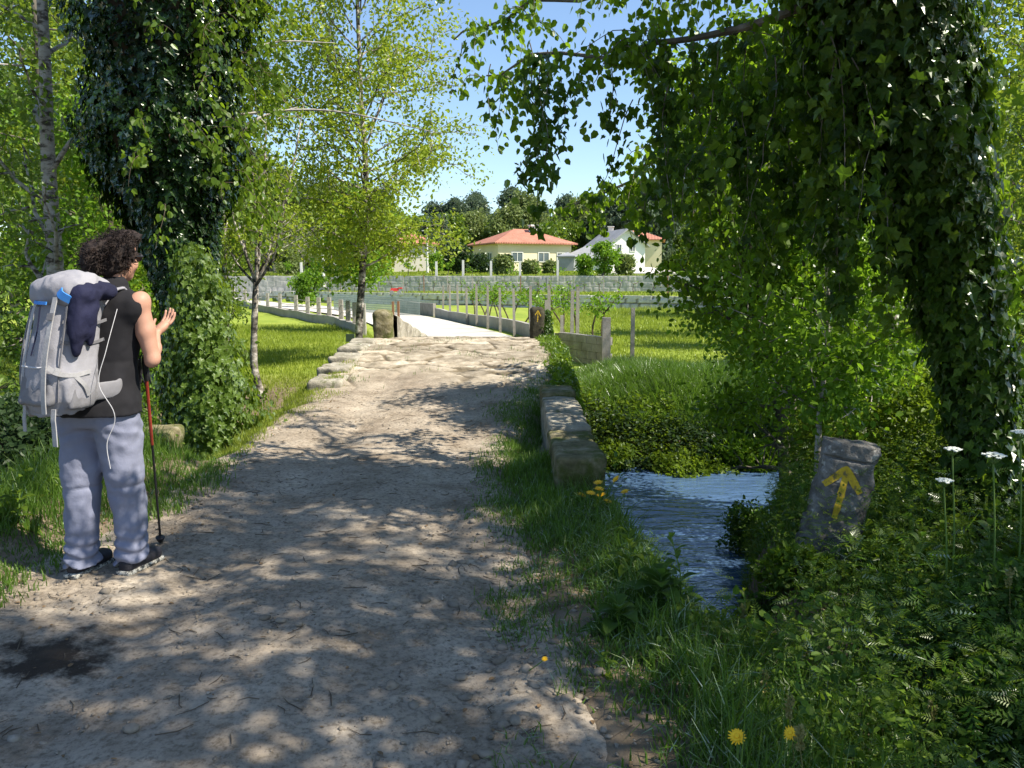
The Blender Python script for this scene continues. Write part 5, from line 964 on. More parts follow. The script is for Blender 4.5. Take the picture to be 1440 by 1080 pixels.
def house(label, cx, cy, z, w_, d, h, rz, wallm, roofh, wins, gable=False, eave=.45, roofm='tile', chim=None, name='house', side=(), door=None):
    root = empty(name, (cx, cy, z), label, 'house', None, rz); hw, hd = w_/2, d/2
    mb = MB(); mb.box((0, 0, h/2-.5), (w_, d, h+1))
    if gable: mb.add([(-hw, -hd, h), (hw, -hd, h), (0, -hd, h+roofh), (-hw, hd, h), (hw, hd, h), (0, hd, h+roofh)], None, [(0, 1, 2), (4, 3, 5)])
    mb.build('wall', M[wallm], root, False, False); e = eave
    if gable: V = [(-hw-e, -hd-e, h-e*roofh/hw), (-hw-e, hd+e, h-e*roofh/hw), (0, hd+e, h+roofh+.03), (0, -hd-e, h+roofh+.03), (hw+e, -hd-e, h-e*roofh/hw), (hw+e, hd+e, h-e*roofh/hw)]; V += [(x, y, q+.16) for x, y, q in V]; Q = [(0, 1, 2, 3), (3, 2, 5, 4), (6, 9, 8, 7), (9, 10, 11, 8), (0, 3, 9, 6), (3, 4, 10, 9), (1, 7, 8, 2), (2, 8, 11, 5), (0, 6, 7, 1), (4, 5, 11, 10)]; T = None
    else:
        rl = max(0, hw-hd*.95) if w_ > d else 0; V = [(-hw-e, -hd-e, h), (hw+e, -hd-e, h), (hw+e, hd+e, h), (-hw-e, hd+e, h), (-hw-e, -hd-e, h+.14), (hw+e, -hd-e, h+.14), (hw+e, hd+e, h+.14), (-hw-e, hd+e, h+.14), (-rl, 0, h+.14+roofh), (rl+.01, 0, h+.14+roofh)]; Q = [(3, 2, 1, 0), (0, 1, 5, 4), (1, 2, 6, 5), (2, 3, 7, 6), (3, 0, 4, 7), (4, 5, 9, 8), (6, 7, 8, 9)]; T = [(5, 6, 9), (7, 4, 8)]
    mb = MB(); mb.add(V, Q, T); rf = mb.build('roof', M[roofm], root, False, False)
    if chim:
        mb = MB(); mb.box((chim[0], chim[1], h+roofh*.8), (.7, .7, 1.6)); mb.box((chim[0], chim[1], h+roofh*.8+.85), (.9, .9, .12)); mb.build('chimney', M['wh'], rf, False, False)
    def win(px_, pz, ww, wh, face):
        f = MB(); g = MB()
        if face == 'f': P = lambda x, q: (x, -hd-q, 0)
        for (ox, oz, sx, sz) in ((0, wh/2, ww+.1, .08), (0, -wh/2, ww+.1, .08), (-ww/2, 0, .08, wh-.08), (ww/2, 0, .08, wh-.08), (0, 0, .06, wh-.08)):
            if face == 'f': f.box((px_+ox, -hd-.03, pz+oz), (sx, .08, sz))
            else: f.box((-hw-.03, px_+ox, pz+oz), (.08, sx, sz))
        if face == 'f': g.box((px_, -hd-.004, pz), (ww-.1, .03, wh-.1))
        else: g.box((-hw-.004, px_, pz), (.03, ww-.1, wh-.1))
        fo = f.build('window', M['frame'], root, False, False); g.build('pane', M['pane'], fo, False, False)
    for q in wins: win(*q, 'f')
    for q in side: win(*q, 's')
    if door: mb = MB(); mb.box((door[0], -hd-.01, 1.05), (door[1], .05, 2.1)); mb.build('door', M['greyr'], root, False, False)
    return root
h0 = at(736, 388, 88); zz = at(736, 392, 88)[2]
house('cream two-storey house with red hipped tile roof at the centre of the background', h0[0]-.2, 92, zz-.6, 8.9, 7.5, 4.35, rad(24), 'cream', 1.7, [(-2.2, 2.95, 1.3, 1.0), (1.0, 2.95, 1.3, 1.0), (3.3, 2.95, 1.3, 1.0), (-2.2, .9, 1.3, 1.1)], chim=(1.0, -1.0), side=[(-1.5, 2.9, 1.2, 1.0), (1.6, 2.9, .9, 1.0)], eave=.55)
h0 = at(575, 358, 108); house('small pale house with a faded red roof behind the young tree', h0[0], 112, at(575, 368, 108)[2]-1, 6.2, 6, 3.3, rad(8), 'pinkr', 1.5, [(.6, 2.2, .9, 1.0)], chim=(-2.4, -1))
h0 = at(862, 350, 95); house('white gabled house at the right of the background houses', h0[0]+.7, 99, at(862, 398, 95)[2]-.5, 4.6, 8, 5.0, rad(14), 'wh', 1.7, [(-1.0, 4.6, .6, .8), (.7, 4.6, .6, .8), (.7, 2.0, .6, .8)], gable=True, roofm='greyr')
h0 = at(885, 340, 108); house('cream house with red roof partly hidden behind the white gabled house', h0[0]+1.0, 112, at(885, 392, 108)[2]-.5, 8, 7, 5.6, rad(-10), 'cream', 1.5, [(-1.5, 4.6, 1.0, .9), (1.0, 4.6, 1.0, .9)], chim=(-3, 0))
h0 = at(828, 372, 88); house('low grey-roofed outbuilding between the cream and the white house', h0[0]+.3, 92, at(828, 398, 88)[2]-.5, 5.4, 5, 3.0, rad(-12), 'wh', 1.5, [(-1.3, 1.6, .9, .8)], gable=False, roofm='greyr', chim=(1.6, -.6))
h0 = at(800, 385, 82); house('dark grey shed beside the cream house', h0[0], 84, at(795, 392, 82)[2]-.6, 1.6, 3, 2.8, rad(-10), 'greyr', .4, [], roofm='greyr', eave=.15)
h0 = at(905, 398, 66); house('open white garage with pale pink roof at the right end of the terrace', h0[0], 69, at(905, 412, 66)[2]-.2, 6.0, 4, 1.7, rad(-6), 'wh', .5, [(-.6, .9, 1.5, 1.0)], roofm='pinkr', eave=.4)
# utility poles
M['pole'] = prin('pale_pole', [(.3, (.5, .5, .48)), (.7, (.62, .62, .6))], 3, .8, .1)
for k, (u, vt, vb, Y) in enumerate([(455, 313, 388, 62), (601, 320, 372, 80), (542, 325, 352, 90)]):
    a = at(u, vt, Y); b_ = at(u, vb+6, Y); mb = MB(); mb.tube([(0, 0, -.5), (0, 0, a[2]-b_[2])], [.13, .09], 8); mb.box((0, 0, a[2]-b_[2]-.3), (1.0 if k == 1 else .3, .1, .08)); o = mb.build('utility_pole', M['pole']); o.location = [float(q) for q in b_]; tag(o, ['tall pale utility pole left of the young tree', 'pale lamp pole just left of the dark round tree', 'short pale pole by the small pale house'][k], 'pole')
for k, u in enumerate((286, 412, 464, 614, 652, 691, 731, 782)):
    x = at(u, 380, 61)[0]; y = float(wall2_y(x))+.9; post(x, y, float(terrain(x, y))-.1, 1.3, .17, 'white concrete vineyard post standing above the grey terrace wall', 'white posts above the terrace wall', 'vineyard_post', 'pole')
for k in range(30):
    x = -26+k*1.75; y = float(wall2_y(x))+2.4+2.5*(k % 3); vine(x, y, 1.25 if x < -4 else .7, 300+k, 'vines of the upper terrace', 'bushy leafy vine in the vineyard above the grey wall', .1, .16, 130 if x < -4 else 50)
# gate in terrace wall
x = at(764, 400, 56)[0]; y = float(wall2_y(x))-.1; mb = MB(); mb.box((0, 0, .5), (.5, .12, 1.05)); mb.box((.42, 0, .55), (.2, .16, 1.3)); o = mb.build('wall_gate', M['greyr']); o.location = (x, y, .35); tag(o, 'small dark doorway in the grey terrace wall', 'gate')
# red machine
p = at(556, 405, 52.5); rm = empty('garden_tiller', (p[0], 53, .38), 'small red machine standing on the strip below the grey terrace wall', 'machine'); M['red'] = prin('red_paint', [(.3, (.45, .03, .03)), (.7, (.6, .06, .05))], 4, .5, .1)
mb = MB(); mb.box((p[0]-.12, 53, .7), (.62, .3, .2), 0, (.7, .8)); mb.box((p[0]+.25, 53, .8), (.25, .3, .1)); mb.build('body', M['red'], rm)
for sx in (-.3, .2): mb = MB(); mb.tube([(p[0]+sx, 52.82, .52), (p[0]+sx, 52.9, .52)], .14, 12); mb.build('wheel', M['greyr'], rm)
mb = MB(); mb.tube([(p[0]+.3, 53, .8), (p[0]+.65, 53, .9)], .02, 6); mb.build('handle', M['greyr'], rm)
# trees around the houses: individuals
def bt(name, label, u, v, Y, h, R, mat, seed, sz=.3, group=None, t0=.15, per=9, limbs=22, bark='bark', dens=1., subs=6, sig=.4):
    p = at(u, v, Y); z = float(terrain(p[0], Y)); return make_tree(name, label, 'tree', (p[0], Y, z), [(p[0], Y, z-.2), (p[0]+.1, Y, z+h*.5), (p[0], Y, z+h*.9)], .035*h**.9+.03, limbs, lsize=sz, kind='leaf', mat=mat, bark=bark, per=per, sig=sig, subs=subs, seed=seed, R=R, t0=t0, group=group, leafdens=dens)
bt('dark_round_tree', 'dark glossy round tree at the left of the cream house', 642, 370, 74, 2.3, 1.0, 'hedge', 401, .26, t0=.3, per=16, sig=.3)
bt('dark_round_tree', 'smaller dark tree against the left corner of the cream house', 672, 372, 76, 1.1, .5, 'hedge', 402, .24, t0=.2, per=14)
bt('conifer', 'slim dark conifer in front of the cream house', 712, 375, 72, 1.7, .25, 'hedge', 403, .22, t0=.05, per=16, sig=.16)
for k, (u, Y, h, R, mt, lb_) in enumerate([(745, 72, .9, .5, 'olive', 'green bush in front of the cream house windows'), (772, 73, .9, .45, 'olive', 'bush at the right corner of the cream house'), (848, 58, 2.3, 1.0, 'lime', 'open yellow-green fruit tree before the white house'), (822, 60, 1.4, .7, 'lime', 'low fruit tree left of the open one'), (877, 60, 1.3, .6, 'olive', 'fruit tree in front of the garage'), (705, 66, 1.4, .5, 'olive', 'small round bush above the terrace wall'), (432, 50, 2.0, 1.0, 'lime', 'small forked tree on the strip between the walls'), (400, 72, 2.2, 1.4, 'olive', 'bush behind the terrace wall at the left'), (530, 74, 2.6, 1.4, 'lime', 'bush in the upper vineyard behind the young tree trunk'), (612, 84, 1.6, .7, 'lime', 'yellow-green bush right of the small pale house')]):
    bt('fruit_tree', lb_, u, 380, Y, h, R, mt, 410+k, .17 if k in (2, 3, 6) else .24, per=7 if k in (2, 3, 6) else 12, t0=.2, dens=.7 if k in (2, 3, 6) else 1, sig=.16)
for k, (u, Y, h, R) in enumerate([(425, 82, 6.0, 3.2), (385, 86, 6.5, 3.0), (352, 90, 6, 3)]):
    bt('bare_tree', 'grey leafless tree behind the vineyard on the left', u, 350, Y, h, R, 'olive', 430+k, .2, 'grey bare trees', dens=.12, bark='greyb', limbs=40, subs=14)
# hill wood: three prototypes copied
protos = []
for k, (mt, h, R, sz) in enumerate([('pine', 14, 3.0, .6), ('olive', 10, 3.8, .55), ('left', 9, 3.6, .55), ('pine', 12, 4.2, .6)]):
    r = make_tree('hill_tree', 'x', 'tree', (0, 0, 0), [(0, 0, -.5), (.2, 0, h*.5), (0, 0, h)], .25, 30, lsize=sz, kind='leaf', mat=mt, per=13, sig=.75, subs=6, seed=450+k, R=R, t0=.25 if k in (0, 3) else .08, droop=.5); protos.append(r)
hl = {0: ('tall dark pine on the wooded hill', 'dark pines on the hill'), 1: ('olive-green broadleaf tree on the wooded hill', 'olive-green trees on the hill'), 2: ('fresh green tree on the wooded hill', 'fresh green trees on the hill'), 3: ('broad-topped dark pine on the wooded hill', 'broad-topped pines on the hill')}
used = set(); rng = np.random.default_rng(500); spots = []
for u in np.arange(300, 1480, 26): spots.append((u, 128+rng.uniform(-5, 8), rng.choice([1, 2, 1, 3])))
for u in np.arange(290, 1480, 26): spots.append((u+13, 155+rng.uniform(-6, 8), rng.choice([0, 1, 3, 2])))
for u in np.arange(280, 1400, 30): spots.append((u, 185+rng.uniform(-8, 10), rng.choice([0, 3, 0, 1])))
for u in (350, 380, 405, 440, 470, 500, 530): spots.append((u, 100+rng.uniform(-4, 8), rng.choice([0, 1, 3])))
for u, Y, k in spots:
    k = int(k); o = protos[k] if k not in used else copy_tree(protos[k]); used.add(k); x = at(u, 350, Y)[0]; s = rng.uniform(.75, 1.15)
    s *= .82
    if 500 < u < 660: s *= .85
    o.location = (x, Y, float(terrain(x, Y))); o.rotation_euler = (0, 0, rng.random()*6.28); o.scale = (s, s, s*rng.uniform(.9, 1.15)); tag(o, hl[k][0], 'tree', hl[k][1])
# left side mid wood behind field
for k, (u, Y, h, R) in enumerate([(250, 44, 9, 3.2), (180, 40, 10, 3.2), (100, 38, 10, 3.2), (20, 36, 10, 3.2), (320, 66, 8, 3)]):
    bt('wood_tree', ['leafy tree at the far side of the left field behind the ivy column', 'second tree beyond the left field, hidden behind the ivy column', 'third tree beyond the left field, left of the pale trunk', 'tree beyond the left field at the frame edge', 'leafy tree at the far left corner of the field wall'][k], u, 380, Y, h, R, ['left', 'olive', 'left', 'lime', 'left'][k], 520+k, .24, per=12)
# ---------------------------------------------------------------- the hiker
M['skin'] = prin('skin', [(.3, (.36, .19, .13)), (.7, (.46, .26, .19))], 5, .55, .15, .002, 60)
M['vest'] = prin('black_vest', [(.3, (.006, .006, .008)), (.7, (.014, .014, .018))], 5, .9, .3, .004, 20)
M['trous'] = prin('grey_trousers', [(.3, (.15, .165, .235)), (.7, (.215, .23, .31))], 4, .9, .5, .012, 9)
M['hair'] = prin('black_hair', [(.3, (.006, .004, .004)), (.7, (.03, .018, .014))], 30, .7, .9, .01, 50)
M['shoe'] = prin('black_shoe', [(.3, (.012, .012, .016)), (.7, (.035, .035, .045))], 20, .6, .3)
M['sole'] = prin('speckled_sole', [(.45, (.05, .05, .05)), (.6, (.55, .54, .48))], 55, .8, .2)
M['pack'] = prin('grey_pack_fabric', [(.3, (.2, .2, .225)), (.7, (.29, .29, .32))], 3, .8, .45, .01, 14)
M['packd'] = prin('dark_pack_fabric', [(.3, (.12, .12, .13)), (.7, (.2, .2, .22))], 5, .8, .4, .008, 16)
M['navy'] = prin('navy_cloth', [(.3, (.005, .006, .022)), (.7, (.012, .014, .045))], 5, .85, .6, .012, 12)
M['blue'] = prin('blue_webbing', [(.3, (.03, .16, .5)), (.7, (.06, .25, .65))], 8, .7, .1)
M['strap'] = prin('pale_webbing', [(.3, (.27, .27, .28)), (.7, (.36, .36, .37))], 20, .8, .2)
M['cord'] = prin('white_cord', [(.3, (.42, .42, .44)), (.7, (.52, .52, .54))], 20, .7, 0)
M['black'] = prin('black_plastic', [(.3, (.01, .01, .012)), (.7, (.025, .025, .028))], 9, .4, 0)
M['redp'] = prin('red_pole', [(.3, (.2, .03, .02)), (.7, (.3, .05, .03))], 9, .35, 0)
YAW = rad(16)
pc = gnd(150, 800, .02); PX, PY = float(pc[0]), float(pc[1])+.04; PZ0 = float(surf(PX+.05, PY))+.004
hk = empty('person', (PX, PY, PZ0), 'hiker in black sleeveless top and grey trousers standing on the track', 'person', None, -YAW)
def skin_sdf():
    s = SDF((-.34, -.2, 0), (.34, .42, 1.76), .0065)
    # legs
    for sx in (-1, 1):
        fx = .10*sx; fy = .05 if sx > 0 else -.06
        s.cone((fx*1.05, fy, .07), (fx*1.0, fy*.8, .46), .038, .056, .02); s.cone((fx, fy*.8, .46), (.085*sx, 0, .86), .06, .088, .03)
        s.cone((fx*1.12, fy+.0, .05), (fx*1.15, fy+.1, .04), .028, .02, .01)
    s.stack([(.80, 0, 0, .15, .11), (.90, 0, -.01, .175, .125), (1.0, 0, 0, .15, .11), (1.12, 0, 0, .145, .105), (1.25, 0, 0, .165, .115), (1.34, 0, -.01, .165, .1), (1.40, 0, -.02, .11, .075), (1.44, 0, -.02, .06, .06)], .03)
    s.cone((0, -.02, 1.38), (0, .0, 1.50), .056, .05, .03)
    # head turned a little to its right, chin down
    hy = rad(-8); f = np.array((math.sin(-hy), math.cos(hy), 0)); rt = np.array((f[1], -f[0], 0)); hc = np.array((0, .03, 1.575))
    P = lambda a, b, c: hc+rt*a+f*b+np.array((0, 0, c))
    s.ell(P(0, -.02, .03), (.074, .092, .085), .02, -math.atan2(f[0], f[1])); s.ell(P(0, .022, -.035), (.056, .062, .07), .02); s.ell(P(0, .055, -.085), (.026, .024, .022), .02)
    s.ell(P(0, .088, -.018), (.012, .02, .018), .012); s.cone(P(0, .078, .015), P(0, .1, -.02), .008, .011, .01); s.ell(P(0, .075, -.052), (.024, .014, .007), .008); s.ell(P(0, .073, -.064), (.02, .014, .007), .008)
    for sx in (-1, 1): s.ell(P(.03*sx, .066, .012), (.014, .012, .01), .006); s.ell(P(.074*sx, -.005, -.01), (.01, .018, .03), .008); s.ell(P(.036*sx, .055, -.03), (.022, .02, .02), .02)
    # arms
    for sx in (-1, 1):
        sh = np.array((.185*sx, -.01, 1.36)); el = np.array((.262*sx, .055, 1.085)); wr = np.array((.13*sx, .215, 1.2))
        s.ell(sh, (.058, .06, .06), .03); s.cone(sh, (sh+el)/2, .047, .046, .02); s.cone((sh+el)/2, el, .046, .036, .02); m_ = el*.62+wr*.38; s.cone(el, m_, .037, .037, .02); s.cone(m_, wr, .037, .022, .02, )
        # hand: palm, four fingers, thumb
        d = nrm((wr-el)*np.array((.3, 1, 1.1))+np.array((.06*sx, .0, .0))); side = nrm(np.cross(d, (0, 0, 1.)))*1.0; up = nrm(np.cross(side, d)); pl = wr+d*.05
        if sx > 0: open_ = .62
        else: open_ = .75
        s.cone(wr, wr+d*.03, .023, .024, .01); s.ell(pl, (.034, .046, .026), .012, -math.atan2(d[0], d[1]), math.atan2(d[2], math.hypot(d[0], d[1])))
        for k in range(4):
            off = (k-1.5)*.0215; b0 = pl+side*off+d*.03; d0 = d; d = nrm(d+side*(k-1.5)*.06); L_ = (.031, .037, .034, .026)[k]; c1 = nrm(d-up*-open_*.4); j1 = b0+c1*L_; c2 = nrm(d+up*open_*1.2); j2 = j1+c2*L_*.75; c3 = nrm(d+up*open_*2.0); j3 = j2+c3*L_*.55
            s.cone(b0, j1, .0098, .009, .003); s.cone(j1, j2, .009, .0082, .003); s.cone(j2, j3, .0082, .0072, .003); d = d0
        tb0 = wr+d*.02-side*.022*sx*-1*-1; t1 = tb0-side*.03*sx+d*.02+up*.02; t2 = t1+d*.03+up*.012-side*.004*sx; s.cone(tb0, t1, .015, .0115, .008); s.cone(t1, t2, .0112, .009, .003)
    return s, P, f, rt
s, HP, hf, hr = skin_sdf(); s.build('body', M['skin'], hk)
# sleeveless top
s = SDF((-.34, -.26, .78), (.34, .26, 1.5), .0075)
s.stack([(.82, 0, -.01, .236, .182), (.88, 0, -.01, .23, .176), (.96, 0, 0, .2, .152), (1.08, 0, 0, .175, .13), (1.22, 0, .0, .19, .14), (1.31, 0, -.01, .198, .13), (1.37, 0, -.015, .185, .105), (1.405, 0, -.02, .125, .09), (1.45, 0, -.02, .075, .075)], 0)
for sx in (-1, 1): s.cone((.12*sx, -.01, 1.36), (.165*sx, -.01, 1.345), .06, .064, .05)
s.ell((0, -.02, 1.45), (.078, .075, .05), .02)
s.noise(.012, 9, 3, 5); s.noise(.01, 14, 2, 6, .4); s.build('sleeveless_top', M['vest'], hk)
# trousers
s = SDF((-.34, -.3, .02), (.34, .3, .93), .008)
for sx in (-1, 1):
    y = .05 if sx > 0 else -.06
    s.stack([(.055, .112*sx, y-.015, .078, .098), (.1, .11*sx, y-.01, .075, .092), (.2, .108*sx, y*.95, .078, .09), (.35, .105*sx, y*.85, .084, .092), (.47, .102*sx, y*.7, .09, .1), (.5, .102*sx, y*.7, .096, .105), (.62, .1*sx, y*.5, .1, .115), (.76, .098*sx, y*.2, .112, .135), (.86, .088*sx, -.01, .118, .142), (.9, .08*sx, -.01, .11, .135)], .025)
s.stack([(.76, 0, -.01, .175, .125), (.84, 0, -.012, .2, .148), (.92, 0, -.01, .19, .14)], .04)
s.noise(.018, 7, 3, 15, .4); s.noise(.012, 18, 2, 16, .9)
mI = np.argwhere(np.abs(s.F) < .03); P_ = s.lo+mI*s.h; wr_ = 1.1*ss(.3, .1, P_[:, 2])+.3*np.exp(-((P_[:, 2]-.46)/.07)**2)+.4*np.exp(-((P_[:, 2]-.74)/.07)**2)
s.F[tuple(mI.T)] += (.0065*wr_*np.sin(P_[:, 2]*105+6*vn(P_[:, 0]*7, P_[:, 1]*7, P_[:, 2]*3, 3)+P_[:, 0]*22)).astype(np.float32)
for sx in (-1, 1): s.F[tuple(mI.T)] += (.0022*np.exp(-((P_[:, 2]-.455)/.006)**2)).astype(np.float32)
for sx in (-1, 1): pass
s.build('trousers', M['trous'], hk)
for sx in (-1, 1):
    fx, fy = .118*sx, (.05 if sx > 0 else -.06)+.03; s = SDF((fx-.09, fy-.17, -.01), (fx+.09, fy+.21, .14), .005)
    s.box((fx+.003*sx, fy+.01, .045), (.042, .135, .034), .03, 0); s.ell((fx, fy-.055, .07), (.043, .06, .045), .02); s.ell((fx, fy+.08, .052), (.044, .075, .032), .02); s.noise(.004, 20, 2, 3); sh = s.build('shoe', M['shoe'], hk)
    s = SDF((fx-.09, fy-.17, -.02), (fx+.09, fy+.21, .06), .005); s.box((fx, fy+.012, .012), (.047, .145, .014), .012, 0); s.noise(.003, 40, 2, 4); s.build('sole', M['sole'], sh)
    mb = MB()
    for q in range(4): mb.tube(curve([(fx-.03, fy+.03+q*.022, .082-.004*q), (fx, fy+.034+q*.022, .093-.005*q), (fx+.03, fy+.03+q*.022, .08-.004*q)], 6), .0025, 4, False)
    mb.build('laces', M['cord'] if 0 else M['packd'], sh, world=False)
# curly hair
s = SDF((-.2, -.28, 1.42), (.2, .2, 1.76), .006); a = -math.atan2(hf[0], hf[1])
s.ell(HP(0, -.03, .045), (.094, .105, .09), .02, a); s.ell(HP(0, -.08, -.005), (.085, .06, .075), .03, a); s.ell(HP(-.02, -.15, .025), (.065, .062, .062), .02); s.ell(HP(-.03, -.165, -.03), (.045, .04, .05), .03); s.ell(HP(.07, -.03, .02), (.022, .055, .05), .02, a); s.ell(HP(-.07, -.03, .02), (.022, .055, .05), .02, a); s.ell(HP(0, .04, .095), (.07, .05, .035), .03, a)
s.noise(.02, 14, 3, 9); s.noise(.02, 50, 2, 8); s.build('hair', M['hair'], hk)
rng = np.random.default_rng(9); mb = MB()
for k in range(1500):
    d = nrm(rng.normal(size=3)); c = HP(0, -.04, .04) if k % 3 else HP(-.02, -.15, .01); r = np.array((.09, .1, .088))if k % 3 else np.array((.062, .06, .065))
    if (d @ hf) > .45 and d[2] < .5: continue
    p = c+(hr*d[0]*r[0]+hf*d[1]*r[1]+np.array((0, 0, d[2]*r[2])))*1.0; q = [p]
    a2 = rng.random()*6.28; T = nrm(rng.normal(size=3)+d*.8)
    for j in range(7): T = nrm(T+.7*rng.normal(size=3)+d*.15-np.array((0, 0, .1))); q.append(q[-1]+T*.0085)
    mb.tube(np.array(q), .0016, 4, False)
mb.build('curls', M['hair'], [c for c in hk.children if c.name.startswith('hair')][0], world=False)
mb = MB(); mb.tube(curve([HP(.078, -.01, .012), HP(.08, .04, .016), HP(.066, .082, .016)], 8), .004, 5); mb.tube(curve([HP(-.078, -.01, .012), HP(-.08, .04, .016), HP(-.066, .082, .016)], 8), .004, 5)
sg_ = mb.build('sunglasses', M['black'], hk, world=False); s = SDF((-.12, -.02, 1.53), (.14, .18, 1.64), .004)
for sx in (-1, 1): s.ell(HP(.034*sx, .085, .012), (.034, .013, .022), .006, -math.atan2(hf[0], hf[1])-.25*sx)
s.build('lens', M['black'], sg_)
# backpack: rests on the hiker, a thing of its own
bp = empty('hiking_backpack', (PX, PY, PZ0+.9), 'large grey hiking backpack with pale straps worn by the hiker', 'backpack', None, -YAW)
off = np.array((0, -.03, -.9)); KY = .78; KX = .8; xo = lambda V: V*np.array((KX, KY, 1))+off
s = SDF((-.32, -.66, .8), (.32, -.08, 1.56), .008)
s.stack([(.87, 0, -.32, .15, .13), (.93, 0, -.335, .178, .165), (1.05, 0, -.34, .188, .178), (1.2, 0, -.335, .188, .172), (1.34, 0, -.325, .178, .16), (1.42, 0, -.315, .165, .14)], 0, 2.8)
s.F -= .006; s.ell((.17, -.34, 1.0), (.05, .12, .12), .03); s.ell((-.17, -.34, 1.0), (.05, .12, .12), .03); s.ell((0, -.48, 1.12), (.12, .055, .18), .03)
s.noise(.018, 7, 3, 21); s.noise(.016, 16, 2, 22, .5); s.build('main_bag', M['pack'], bp, xf=xo)
s = SDF((-.3, -.66, 1.32), (.3, -.06, 1.58), .008); s.ell((0, -.33, 1.435), (.205, .2, .085), 0); s.box((0, -.34, 1.42), (.175, .165, .06), .05, .04); s.noise(.016, 8, 3, 25); s.noise(.01, 20, 2, 26); s.build('lid', M['pack'], bp, xf=xo)
s = SDF((-.3, -.6, .8), (.3, .28, 1.05), .008)
for sx in (-1, 1): s.cone((.15*sx, -.22, .95), (.215*sx, -.05, .955), .02, .02, .02, (.6, 1, 2.2)); s.cone((.215*sx, -.05, .955), (.2*sx, .1, .955), .018, .013, .02, (.6, 1, 2.0)); s.cone((.2*sx, .1, .955), (.08*sx, .17, .95), .013, .008, .02, (1, .6, 2.0))
s.cone((-.16, -.2, .95), (.16, -.2, .95), .02, .02, .02, (1, .6, 2.2)); s.build('hip_belt', M['packd'], bp, xf=xo)
s = SDF((-.3, -.3, 1.0), (.3, .22, 1.52), .007)
for sx in (-1, 1):
    q = curve([(.1*sx, -.17, 1.34), (.112*sx, -.08, 1.425), (.118*sx, .02, 1.425), (.12*sx, .12, 1.33), (.14*sx, .14, 1.2), (.16*sx, .06, 1.08)], 10)
    for a_, b_ in zip(q[:-1], q[1:]): s.cone(a_, b_, .008, .008, .003, (2.8, 1, 1))
s.build('shoulder_straps', M['pack'], bp, xf=xo)
def web(name, pts, w_, mat, th=.003, nrmv=(0, -1, 0)):
    q = curve(pts, 18); T = np.gradient(q, axis=0); T /= np.linalg.norm(T, axis=1)[:, None]; N_ = np.array(nrmv, float); Sd = nrm(np.cross(T, N_)); N2 = nrm(np.cross(Sd, T)); V = np.stack((q-Sd*w_/2-N2*th, q+Sd*w_/2-N2*th, q+Sd*w_/2+N2*th, q-Sd*w_/2+N2*th), 1).reshape(-1, 3); mb = MB(); mb.add(V, [(4*i+j, 4*i+(j+1) % 4, 4*i+4+(j+1) % 4, 4*i+4+j) for i in range(17) for j in range(4)]+[(3, 2, 1, 0), (68, 69, 70, 71)]); return mb.build(name, M[mat], bp, world=False)
def web_(name, pts, w_, mat, nv=(0, -1, 0)): return web(name, [np.array(p)*np.array((KX, KY, 1))+off-np.array((0, .004, 0)) for p in pts], w_, mat, .003, nv)
web_('webbing_strap', [(.085, -.53, 1.40), (.09, -.555, 1.25), (.09, -.56, 1.1), (.09, -.54, .97), (.088, -.51, .88)], .026, 'strap')
web_('webbing_strap', [(-.1, -.485, 1.39), (-.105, -.505, 1.3), (-.11, -.518, 1.1), (-.105, -.505, .97), (-.1, -.475, .89), (-.1, -.47, .79)], .018, 'strap')
web_('webbing_strap', [(.135, -.49, .9), (.14, -.485, .83), (.138, -.48, .73)], .026, 'strap')
web_('webbing_strap', [(.1, -.545, 1.09), (.16, -.51, 1.06), (.205, -.42, 1.05), (.22, -.32, 1.06)], .02, 'strap', (1, -1, 0))
web_('webbing_strap', [(.2, -.43, 1.05), (.225, -.36, 1.0), (.222, -.31, .95)], .018, 'strap', (1, -.4, 0))
s = SDF((-.2, -.62, .86), (.2, -.3, 1.3), .007); s.box((-.005, -.497, 1.0), (.125, .03, .085), .025, .0); s.noise(.012, 10, 3, 41); s.noise(.008, 26, 2, 42); s.build('front_pocket', M['packd'], bp, xf=xo)
s = SDF((.08, -.5, .84), (.3, -.14, 1.2), .007); s.box((.185, -.33, .98), (.022, .1, .09), .02, .0); s.noise(.012, 10, 3, 43); s.build('side_pocket', M['packd'], bp, xf=xo)
for zz in (1.2, 1.29): web_('compression_strap', [(.13, -.5, zz), (.19, -.42, zz-.01), (.2, -.3, zz-.01), (.185, -.2, zz)], .014, 'packd', (1, -.6, 0))
web_('seam', [(-.16, -.46, 1.36), (-.172, -.475, 1.2), (-.172, -.475, 1.05), (-.16, -.44, .93)], .008, 'packd'); web_('seam', [(.14, -.488, 1.36), (.15, -.5, 1.2), (.15, -.5, 1.05), (.14, -.47, .93)], .008, 'packd')
web_('blue_loop', [(.10, -.52, 1.43), (.125, -.53, 1.41), (.165, -.49, 1.385)], .035, 'blue'); web_('blue_trim', [(-.15, -.455, 1.385), (-.08, -.51, 1.375), (.02, -.53, 1.372)], .014, 'blue')
web_('buckle', [(.088, -.556, 1.33), (.089, -.56, 1.30)], .036, 'packd'); web_('buckle', [(.145, -.533, 1.075), (.168, -.513, 1.066)], .032, 'strap', (1, -1, 0))
mb = MB(); mb.tube(curve([np.array(p)+off for p in [(.2, -.15, 1.34), (.225, -.22, 1.15), (.225, -.24, 1.0), (.29, -.18, .85), (.25, -.2, .72), (.26, -.2, .6)]], 40), .0018, 6); mb.build('white_cable', M['cord'], bp, world=False)
mb = MB(); mb.tube(curve([np.array(p)*np.array((KX, KY, 1))+off for p in [(-.12, -.525, 1.09), (.0, -.535, 1.085), (.07, -.53, 1.09)]], 16), .004, 5); mb.build('zip', M['cord'], bp, world=False)
